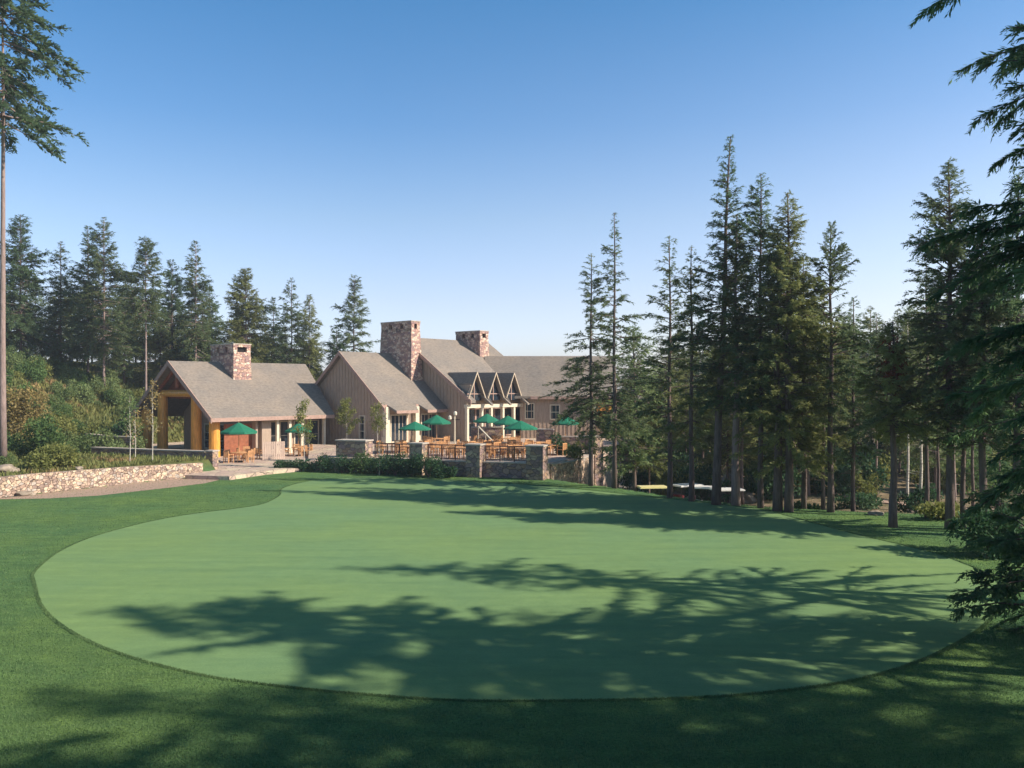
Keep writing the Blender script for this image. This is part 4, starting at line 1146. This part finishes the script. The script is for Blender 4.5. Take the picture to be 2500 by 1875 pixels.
cedar(14.2, 8.0, 17.0, 3.0, 4.4, 240, 211, 'cedar outside the view in the front row by the knoll', leaf=4)
cedar(19.2, 11.0, 18.0, 2.5, 4.6, 240, 212, 'cedar outside the view between the tallest and the front row', leaf=4)
cedar(25.0, 9.0, 21.0, 3.0, 4.8, 260, 213, 'cedar outside the view farthest to the right', leaf=4)
cedar(6.5, -4.5, 20.0, 3.0, 4.6, 270, 210, 'cedar outside the view behind the camera', leaf=4)

make_tree('young_cedar', 'young cedar low at the right edge in front of the hanging fronds', 'tree', *W(2530, 20.5), mat=M['cedar'], bark=M['bark'], seed=230, Ht=4.6, cb=.3, Rm=1.6, nbr=110, tw=.4, dens=16, leaflets=9, droop=.25, twd=-.6, prof=.6, trunk_r=.06, gaps=.1)
make_tree('young_cedar', 'smaller young cedar behind the other at the right edge', 'tree', *W(2440, 31), mat=M['cedar'], bark=M['bark'], seed=231, Ht=3.4, cb=.3, Rm=1.4, nbr=90, tw=.4, dens=14, leaflets=7, droop=.25, twd=-.6, prof=.6, trunk_r=.05, gaps=.1)
# its lowest forward bough, the tip hanging into the top of the view
rg = np.random.default_rng(71); K = 260; f = rg.random(K) ** .8
a_ = np.array([0, 0, 10.9]); b_ = np.array([-4.45, .5, 9.05])
p = a_ * (1 - f)[:, None] + b_ * f[:, None]; p[:, 2] += .35 * np.sin(f * np.pi) - .2
sd = rg.choice([-1., 1.], K); d_ = np.stack([-.7 + rg.normal(0, .15, K), sd * rg.uniform(.2, .9, K), rg.uniform(-1.1, -.35, K)], -1); d_ /= np.linalg.norm(d_, axis=1, keepdims=True)
l = rg.uniform(.25, .5, K) * (1.15 - .5 * f); q = 12
pb, db, lb = np.repeat(p, q, 0), np.repeat(d_, q, 0), np.repeat(l, q); ff = np.tile((np.arange(q) + .5) / q, K); n_, b2 = basis(db); s2 = np.tile(np.where(np.arange(q) % 2 == 0, 1., -1.), K)
dd = db * .8 + n_ * (s2 * rg.uniform(.35, .8, K * q))[:, None] + b2 * rg.normal(0, .2, K * q)[:, None]; dd[:, 2] -= .25; dd /= np.linalg.norm(dd, axis=1, keepdims=True)
QB = rhomb(pb + db * (lb * ff)[:, None], dd, lb * (.5 - .3 * ff), lb * .035, rg.uniform(-1, 1, K * q))
bo = link_mesh('bough', quads_mesh('bough', QB, M['cedar']), near_c)
mb = MB(); mb.tube([tuple(a_), (-2.2, .25, 10.3), tuple(b_)], [.06, .035, .008], 6); mb.build('bough_wood', M['bark'], bo)
# leafy shrubs
def leaf_cloud(rg, n, rad, lsize, lumps=7, flat=.75, hollow=.5):
    c = rg.normal(0, .42, (lumps, 3)) * np.array(rad); c[:, 2] = np.abs(c[:, 2]) * .9 + rad[2] * .35
    k = rg.integers(0, lumps, n); v = rg.normal(0, 1, (n, 3)); v /= np.linalg.norm(v, axis=1, keepdims=True)
    r = (hollow + (1 - hollow) * rg.random(n))[:, None]
    p = c[k] + v * r * np.array(rad) * .52; p[:, 2] = np.abs(p[:, 2])
    d = rg.normal(0, 1, (n, 3)) + v * .8 + np.array([0, 0, .25]); d /= np.linalg.norm(d, axis=1, keepdims=True)
    l = lsize * rg.uniform(.6, 1.4, n)
    return rhomb(p, d, l, l * .28, rg.uniform(0, 3.1, n))
def shrub(name, label, x, y, rad, n, mat, seed, group=None, z=None, lsize=.16, cat='shrub', stems=4, **kw):
    rg = np.random.default_rng(seed); root = empty(name, (x, y, (H(x, y) if z is None else z) - .03), 0, label, cat, group)
    link_mesh('foliage', quads_mesh('foliage', leaf_cloud(rg, n, rad, lsize, **kw), mat), root)
    mb = MB()
    for i in range(stems):
        a = rg.uniform(0, 6.28); r = rg.uniform(.2, .5); mb.tube([(0, 0, 0), (rad[0] * r * math.cos(a), rad[1] * r * math.sin(a), rad[2] * .9)], [.03, .01], 4, cap=False)
    mb.build('stems', M['bark'], root)
    return root
# hillside bushes: a few singled out, the rest of the thicket as a group
shrub('bush', 'bright green leafy bush in the middle of the left bank', *W(118, 57), (1.7, 1.4, 2.0), 3800, M['leaf_mid'], 301, lsize=.2)
shrub('bush', 'dry orange-tan bush at the left picture edge', *W(30, 60), (2.0, 1.6, 2.4), 4200, M['leaf_tan'], 302, lsize=.2)
shrub('bush', 'yellow-green grassy bush spilling over the low stone wall', *W(150, 52.5), (1.7, 1.2, 1.0), 3800, M['leaf_yellow'], 303, lsize=.2)
shrub('bush', 'pale yellow-green bush below the hillside firs', *W(215, 74), (2.0, 1.6, 2.3), 3600, M['leaf_yellow'], 304, lsize=.22)
shrub('bush', 'dark green bush left of the log porch roof', *W(300, 74), (1.6, 1.5, 2.2), 3200, M['leaf_dark'], 305, lsize=.22)
rnd = random.Random(12); hs = []
mats_ = ['leaf_mid', 'leaf_bank', 'leaf_yellow', 'leaf_mid', 'leaf_bank', 'leaf_bank']
for k in range(6):
    pr_ = shrub('bush', 'bush in the mixed thicket covering the left hillside', *W(40 + 50 * k, 70), (1.3, 1.3, 1.3), 1900, M[mats_[k]], 320 + k, group='hillside thicket', lsize=.2); hs.append(pr_)
cnt = 0
while cnt < 120:
    d_ = rnd.uniform(52, 90); px = rnd.uniform(-60, 345)
    x = gx(px, d_); fx_ = float(np.interp(d_, HFY, HFX))
    if x > fx_ + .3: continue
    c = copy_tree(hs[rnd.randrange(6)]); c.location = (x, d_, H(x, d_) - .1); s_ = rnd.uniform(.3, .72) * (1 + .25 * (d_ > 78)); c.scale = (s_ * 1.1, s_, s_ * rnd.uniform(.8, 1.25)); c.rotation_euler.z = rnd.uniform(0, 6.28); cnt += 1
# scrubby ground cover on the bank and hill
rg = np.random.default_rng(77); n = 130000
yy = rg.uniform(36, 95, n); xx = rg.uniform(-62, -19, n)
fx_ = np.interp(yy, HFY, HFX)
nn = (xx + 26.9) * -0.864 + (yy - 48) * 0.503
okm = (xx < fx_) | ((nn > .55) & (yy < 59.6 + (-21.1 - xx) * .34) & (xx > -36))
xx, yy = xx[okm], yy[okm]; n = len(xx)
p = np.stack([xx, yy, height(xx, yy) - .02], -1); d_ = rg.normal(0, .45, (n, 3)); d_[:, 2] = 1; d_ /= np.linalg.norm(d_, axis=1, keepdims=True)
l = rg.uniform(.12, .6, n) * np.where(xx < fx_[okm], 1.25, .7)
tag(link_mesh('hillside_scrub', quads_mesh('hillside_scrub', rhomb(p, d_, l, l * .14, rg.uniform(0, 3, n)), M['scrub'])), 'dry grass and low weeds covering the left bank and hillside', 'ground cover', kind='stuff')
# hedge shrubs along the terrace foot
HG = [(700, 62.2, .9, .55), (745, 61.8, 1.0, .6), (790, 61.4, 1.1, .8), (835, 60.6, 1.0, .8), (880, 60.2, 1.2, 1.1), (925, 59.4, 1.1, .9), (965, 58.8, 1.2, 1.0), (1005, 58.2, 1.1, 1.15), (1045, 57.7, 1.0, .95), (1085, 57.2, .8, .6)]
hw_ = ['low dark shrub at the left end of the terrace hedge', 'second low shrub of the terrace hedge beside the paved court', 'dark shrub left of the widest stone pier', 'shrub at the left foot of the widest stone pier',
       'taller bright shrub in front of the widest stone pier', 'shrub below the left railing just right of the widest pier', 'shrub below the middle of the left railing', 'shrub climbing the first narrow stone pier', 'shrub right of the first narrow stone pier', 'last small shrub of the hedge below the middle railing']
for k, (px, d_, r_, h_) in enumerate(HG):
    shrub('hedge_shrub', hw_[k], *W(px, d_ - .5), (r_, .55, h_), 1700, M['leaf_mid' if k in (4,) else 'leaf_dark'], 400 + k, group='shrubs at the foot of the terrace', lsize=.13)
shrub('shrub', 'pale flowering shrub on top of the sunlit corner wall', *W(1405, 60.6), (.9, .9, .8), 1500, M['leaf_yellow'], 430, z=.9)
shrub('shrub', 'dark shrub growing beside the right corner pier', *W(1375, 63.5), (.8, .7, .9), 1400, M['leaf_dark'], 431, z=TZ)
shrub('shrub', 'olive shrub spreading at the foot of the trees beyond the cart path', *W(1628, 69), (1.4, 1.2, 1.6), 2200, M['leaf_yellow'], 432)
shrub('shrub', 'bright green tuft at the right of the trunk cluster', *W(1955, 44.8), (.75, .6, .45), 1500, M['leaf_mid'], 433, lsize=.16)
shrub('shrub', 'yellow leafy sapling bush by the woodland path', *W(2115, 56), (.7, .7, 1.3), 1300, M['leaf_yellow'], 434)
shrub('shrub', 'grey-green shrub behind the soil bank', *W(2080, 52), (1.4, 1.0, .9), 1900, M['leaf_dark'], 435)
shrub('shrub', 'light green shrub behind the golf carts', *W(1700, 66), (1.2, 1.0, 1.3), 1800, M['leaf_yellow'], 436)
shrub('shrub', 'low green shrub under the leaning fir', *W(1722, 47.5), (1.0, .6, .55), 1500, M['leaf_mid'], 437)
shrub('shrub', 'low green shrub between the pale and the clustered trunks', *W(1845, 46), (1.0, .6, .5), 1500, M['leaf_mid'], 438)
shrub('shrub', 'dark clump right of the lone purple trunk', *W(2238, 46), (1.2, .9, 1.0), 1800, M['leaf_dark'], 439)
shrub('shrub', 'dark undergrowth at the foot of the right tree mass', *W(2420, 30.5), (1.3, 1.0, 1.2), 2600, M['leaf_dark'], 440)
shrub('shrub', 'olive undergrowth left of the hanging cedar tips', *W(2300, 39), (1.2, .8, .6), 1800, M['leaf_yellow'], 441)
# undergrowth of the right wood
rnd = random.Random(31); us = []
for k in range(4):
    us.append(shrub('undergrowth_shrub', 'shrub of the undergrowth among the background trees at right', *W(1700 + 150 * k, 78), (1.5, 1.3, 1.5), 1800, M[['leaf_mid', 'leaf_yellow', 'leaf_dark', 'leaf_dark'][k]], 450 + k, group='undergrowth in the right wood', lsize=.2))
for k in range(60):
    px = rnd.uniform(1560, 2520); d_ = rnd.uniform(58, 90); x = gx(px, d_)
    c = copy_tree(us[rnd.randrange(4)]); c.location = (x, d_, H(x, d_) - .1); s_ = rnd.uniform(.6, 1.5); c.scale = (s_, s_, s_ * rnd.uniform(.8, 1.4)); c.rotation_euler.z = rnd.uniform(0, 6.28)

# saplings
def sapling(px, d_, top, seed, label, mat, z=None, leafy=900, rad=.7, low=.35, tr=.035, lsize=.12):
    x = gx(px, d_); z = H(x, d_) if z is None else z; Ht = gz(top, d_) - z
    root = empty('sapling', (x, d_, z), 0, label, 'sapling', 'young staked trees around the clubhouse')
    rg = np.random.default_rng(seed); mb = MB()
    mb.tube([(0, 0, -.1), (.03, 0, Ht * .4), (-.03, .02, Ht * .75), (0, 0, Ht)], [tr, tr * .8, tr * .5, .008], 7)
    tips = []
    for i in range(16):
        zz = Ht * (low + (1 - low) * .92 * i / 16); a = rg.uniform(0, 6.28); l1 = rad * (1 - .6 * i / 16) * rg.uniform(.7, 1.1)
        e1 = (l1 * math.cos(a), l1 * math.sin(a), zz + l1 * rg.uniform(.6, 1.2)); mb.tube([(0, 0, zz), e1], [.012, .004], 3, cap=False); tips.append((0, 0, zz)); tips.append(e1)
    mb.build('trunk', M['aspen'], root)
    T = np.array(tips).reshape(-1, 2, 3); k = rg.integers(0, len(T), leafy); u_ = rg.uniform(.3, 1.1, leafy)[:, None]
    p = T[k, 0] * (1 - u_) + T[k, 1] * u_ + rg.normal(0, .12, (leafy, 3)); d2 = rg.normal(0, 1, (leafy, 3)); d2 /= np.linalg.norm(d2, axis=1, keepdims=True); l = rg.uniform(.6, 1.4, leafy) * lsize
    link_mesh('crown', quads_mesh('crown', rhomb(p, d2, l, l * .33, rg.uniform(0, 3, leafy)), mat), root)
sapling(317, 56.5, 968, 501, 'thin pale sapling left of its straighter partner in the planted bed', M['leaf_mid'], leafy=420)
sapling(372, 57.2, 925, 502, 'straight white-stemmed sapling in front of the log porch', M['leaf_tan'], leafy=480)
sapling(330, 58.8, 1000, 503, 'shortest sapling in the bed, close behind the pale one', M['leaf_tan'], leafy=260)
sapling(742, 61.8, 972, 504, 'leafy sapling in front of the pavilion columns', M['leaf_yellow'], leafy=1300, rad=.85)
sapling(846, 66.5, 975, 505, 'leafy young tree left of the narrow gable window', M['leaf_yellow'], z=TZ, leafy=1700, rad=.95)
sapling(921, 66.0, 985, 506, 'young tree before the cream corner column of the middle wing', M['leaf_yellow'], z=TZ, leafy=1000, rad=.7)
sapling(926, 58.7, 1075, 507, 'short bare stem standing in the hedge below the left railing', M['leaf_tan'], leafy=60, rad=.3)

# ---------------------------------------------------------------- boulders
def boulder(name, label, x, y, s_, seed, z=None, group=None):
    bm = bmesh.new(); bmesh.ops.create_icosphere(bm, subdivisions=3, radius=1.0); rg = random.Random(seed)
    ph = [rg.uniform(0, 6) for _ in range(6)]
    for v in bm.verts:
        c = v.co; f = 1 + .16 * math.sin(c.x * 3.1 + ph[0]) * math.cos(c.y * 2.7 + ph[1]) + .1 * math.sin(c.z * 5 + ph[2] + c.x * 4) + .05 * math.sin(c.y * 9 + ph[3])
        for pl in range(3):
            nrm = Vector((math.cos(ph[pl]), math.sin(ph[pl]), .4 * math.sin(ph[pl + 2]))).normalized(); dd = c.dot(nrm)
            if dd > .7: c -= nrm * (dd - .7)
        v.co = Vector((c.x * f * s_[0], c.y * f * s_[1], c.z * f * s_[2]))
    me = bpy.data.meshes.new(name); bm.to_mesh(me); bm.free(); me.materials.append(M['rock'])
    o = link_mesh(name, me); o.location = (x, y, (H(x, y) if z is None else z) + s_[2] * .35); o.rotation_euler.z = rg.uniform(0, 6)
    return tag(o, label, 'boulder', group)
boulder('boulder', 'dark wet-looking boulder at the left end of the rubble wall', *W(12, 49.5), (.75, .6, .4), 1)
boulder('boulder', 'flat tan stone fallen below the left end of the rubble wall', *W(60, 47.6), (.5, .4, .2), 2)
boulder('boulder', 'white stone perched on top of the rubble wall', *W(193, 51.3), (.22, .2, .14), 3, z=1.1)
boulder('boulder', 'large tan boulder left of the lone spiky trunk beyond the rim', *W(1985, 66), (1.5, .9, .8), 4)
boulder('boulder', 'pointed boulder behind the paired rim trunks', *W(2045, 62), (.6, .5, .8), 5)
boulder('boulder', 'tan boulder beside the yellow shrub above the carts', *W(1668, 72), (1.6, 1.2, 1.5), 6)
boulder('boulder', 'flat grey boulder right of the leaning trunk', *W(1780, 64), (1.2, .8, .9), 7)
boulder('boulder', 'low brown boulder beside the bright cart path', *W(1588, 78), (1.3, 1.0, 1.0), 8)
boulder('boulder', 'long pale boulder left of the trunk cluster', *W(1838, 66), (1.7, .8, .5), 9)
boulder('boulder', 'small grey boulder on the reddish soil bank', *W(2232, 49), (.5, .4, .3), 10)
boulder('boulder', 'dark brown stone at the lawn edge before the purple trunk', *W(2138, 40.5), (.5, .35, .14), 11)
rnd = random.Random(8)
for k in range(16):
    px = rnd.uniform(1640, 2450); d_ = rnd.uniform(58, 80)
    boulder('scattered_rock', 'weathered rock lying among the background trees beyond the rim', *W(px, d_), (rnd.uniform(.3, .8), rnd.uniform(.3, .6), rnd.uniform(.2, .5)), 30 + k, group='rocks scattered in the right wood')

# dead snag post
x, y = W(1964, 50.0); hz = H(x, y)
sn = MB(); sn.tube([(0, 0, -.1), (.03, 0, .7), (.0, 0, 1.35), (.02, 0, 1.6)], [.13, .11, .09, .03], 8); sn.tube([(.02, 0, 1.0), (.16, 0, 1.3)], [.04, .02], 5)
o = sn.build('tree_stump', M['deadwood']); o.location = (x, y, hz); tag(o, 'short dark dead trunk standing alone right of the trunk cluster', 'stump')
# small cone conifer
tree_px(1543, None, 1168, d=59, name='dwarf_spruce', label='tiny dark cone-shaped spruce left of the yellow-roofed cart', cat='tree', mat=M['fir_dark'], cb=.1, Rm=.4, seed=600, nbr=90, gaps=0, tw=.25, dens=14, trunk_r=.04)

# thin pale trunks in the wood
for k, (px, d_, tp, c) in enumerate(TRK):
    tree_px(px, None, 760 + (k * 37) % 120, d=d_, name='slender_fir', label=['slender grey trunk behind the reddish soil bank', 'pale thin trunk left of the right tree mass', 'dark thin trunk beside the pale one at right', 'grey thin trunk in front of the woodland path end',
            'dark thin trunk before the right tree mass', 'dark trunk nearest the cedar fronds', 'grey trunk close behind the lone dead stump', 'second pale trunk, nearer the purple one'][k], cat='tree', group='slender trunks in the right wood',
            mat=M['fir'], bark={'grey': M['bark_pale'], 'pale': M['aspen'], 'dark': M['bark']}[c], cbpx=tp, Rpx=55, seed=620 + k, nbr=110, gaps=.1, tw=.6, dens=8, leaflets=4, trunk_r=.1, stubs=6)

# ---------------------------------------------------------------- golf carts beyond the rim
def golf_cart(px, d_, rz, label, roofmat):
    x = gx(px, d_); root = empty('golf_cart', (x, d_, H(x, d_)), rz, label, 'golf cart', 'golf carts parked below the rim')
    mb = MB()
    mb.prism([(-1.15, -.58, .3), (1.15, -.58, .3), (1.22, -.58, .62), (.85, -.58, .86), (.55, -.58, .5), (-.15, -.58, .45), (-.25, -.58, .72), (-1.15, -.58, .78)], (0, 1.16, 0)); mb.build('body', M['white'], root)
    mb = MB(); mb.box(-.95, 1.0, -.6, .6, 1.80, 1.87); mb.box(-.9, .95, -.55, .55, 1.872, 1.90); mb.build('roof', roofmat, root)
    for (i, j) in ((-.85, -.5), (-.85, .5), (.72, -.5), (.72, .5)):
        mb = MB(); mb.tube([(i + (.18 if i > 0 else 0), j, .72), (i, j, 1.8)], [.02, .02], 6); mb.build('roof_post', M['darkmetal'], root)
    mb = MB(); mb.box(-.65, -.1, -.5, .5, .73, .88); mb.box(-.75, -.62, -.5, .5, .9, 1.25); mb.build('seat', M['seat_red'], root)
    for (i, j) in ((-.75, -.55), (-.75, .55), (.8, -.55), (.8, .55)):
        w = MB(); k = 16; w.prism([(i + .24 * math.cos(2 * math.pi * q / k), j - .09, .24 + .24 * math.sin(2 * math.pi * q / k)) for q in range(k)], (0, .18, 0)); wo = w.build('wheel', M['rubber'], root)
        h_ = MB(); h_.prism([(i + .12 * math.cos(2 * math.pi * q / k), j - .1, .24 + .12 * math.sin(2 * math.pi * q / k)) for q in range(k)], (0, .2, 0)); ho = h_.build('hub', M['white']); ho.parent = wo
    mb = MB(); mb.tube([(.62, -.25, .75), (.42, -.25, 1.02)], [.02, .02], 6); k = 14
    mb.tube([(.42, -.25 + .17, 1.02), (.36, -.25, 1.17), (.42, -.25 - .17, 1.02), (.5, -.25, .9), (.42, -.25 + .17, 1.02)], [.015] * 5, 5); mb.build('steering_wheel', M['darkmetal'], root)
golf_cart(1592, 56.5, .12, 'golf cart with a yellowish roof, leftmost below the rim', M['cart_yellow'])
golf_cart(1676, 57.5, .5, 'golf cart with white roof half hidden by the first dark trunk', M['white'])
golf_cart(1722, 55.5, -.25, 'golf cart with maroon seats between the two dark trunks', M['white'])
golf_cart(1773, 53.5, .1, 'golf cart with bright white roof just left of the pale trunk', M['white'])

# ---------------------------------------------------------------- light summer haze
mb = MB(); mb.box(-230, 230, -60, 330, -4.5, 45)
hm = bpy.data.materials.new('haze_air'); hm.use_nodes = True
ht = hm.node_tree; ht.nodes.remove(ht.nodes['Principled BSDF'])
pv = ht.nodes.new('ShaderNodeVolumePrincipled'); pv.inputs['Density'].default_value = 0.0007; pv.inputs['Color'].default_value = (0.86, 0.92, 1.0, 1); pv.inputs['Anisotropy'].default_value = 0.3
ht.links.new(pv.outputs[0], ht.nodes['Material Output'].inputs['Volume'])
ho_ = mb.build('haze', hm); tag(ho_, kind='stuff'); ho_['label'] = 'faint pale summer haze in the air over the whole scene'
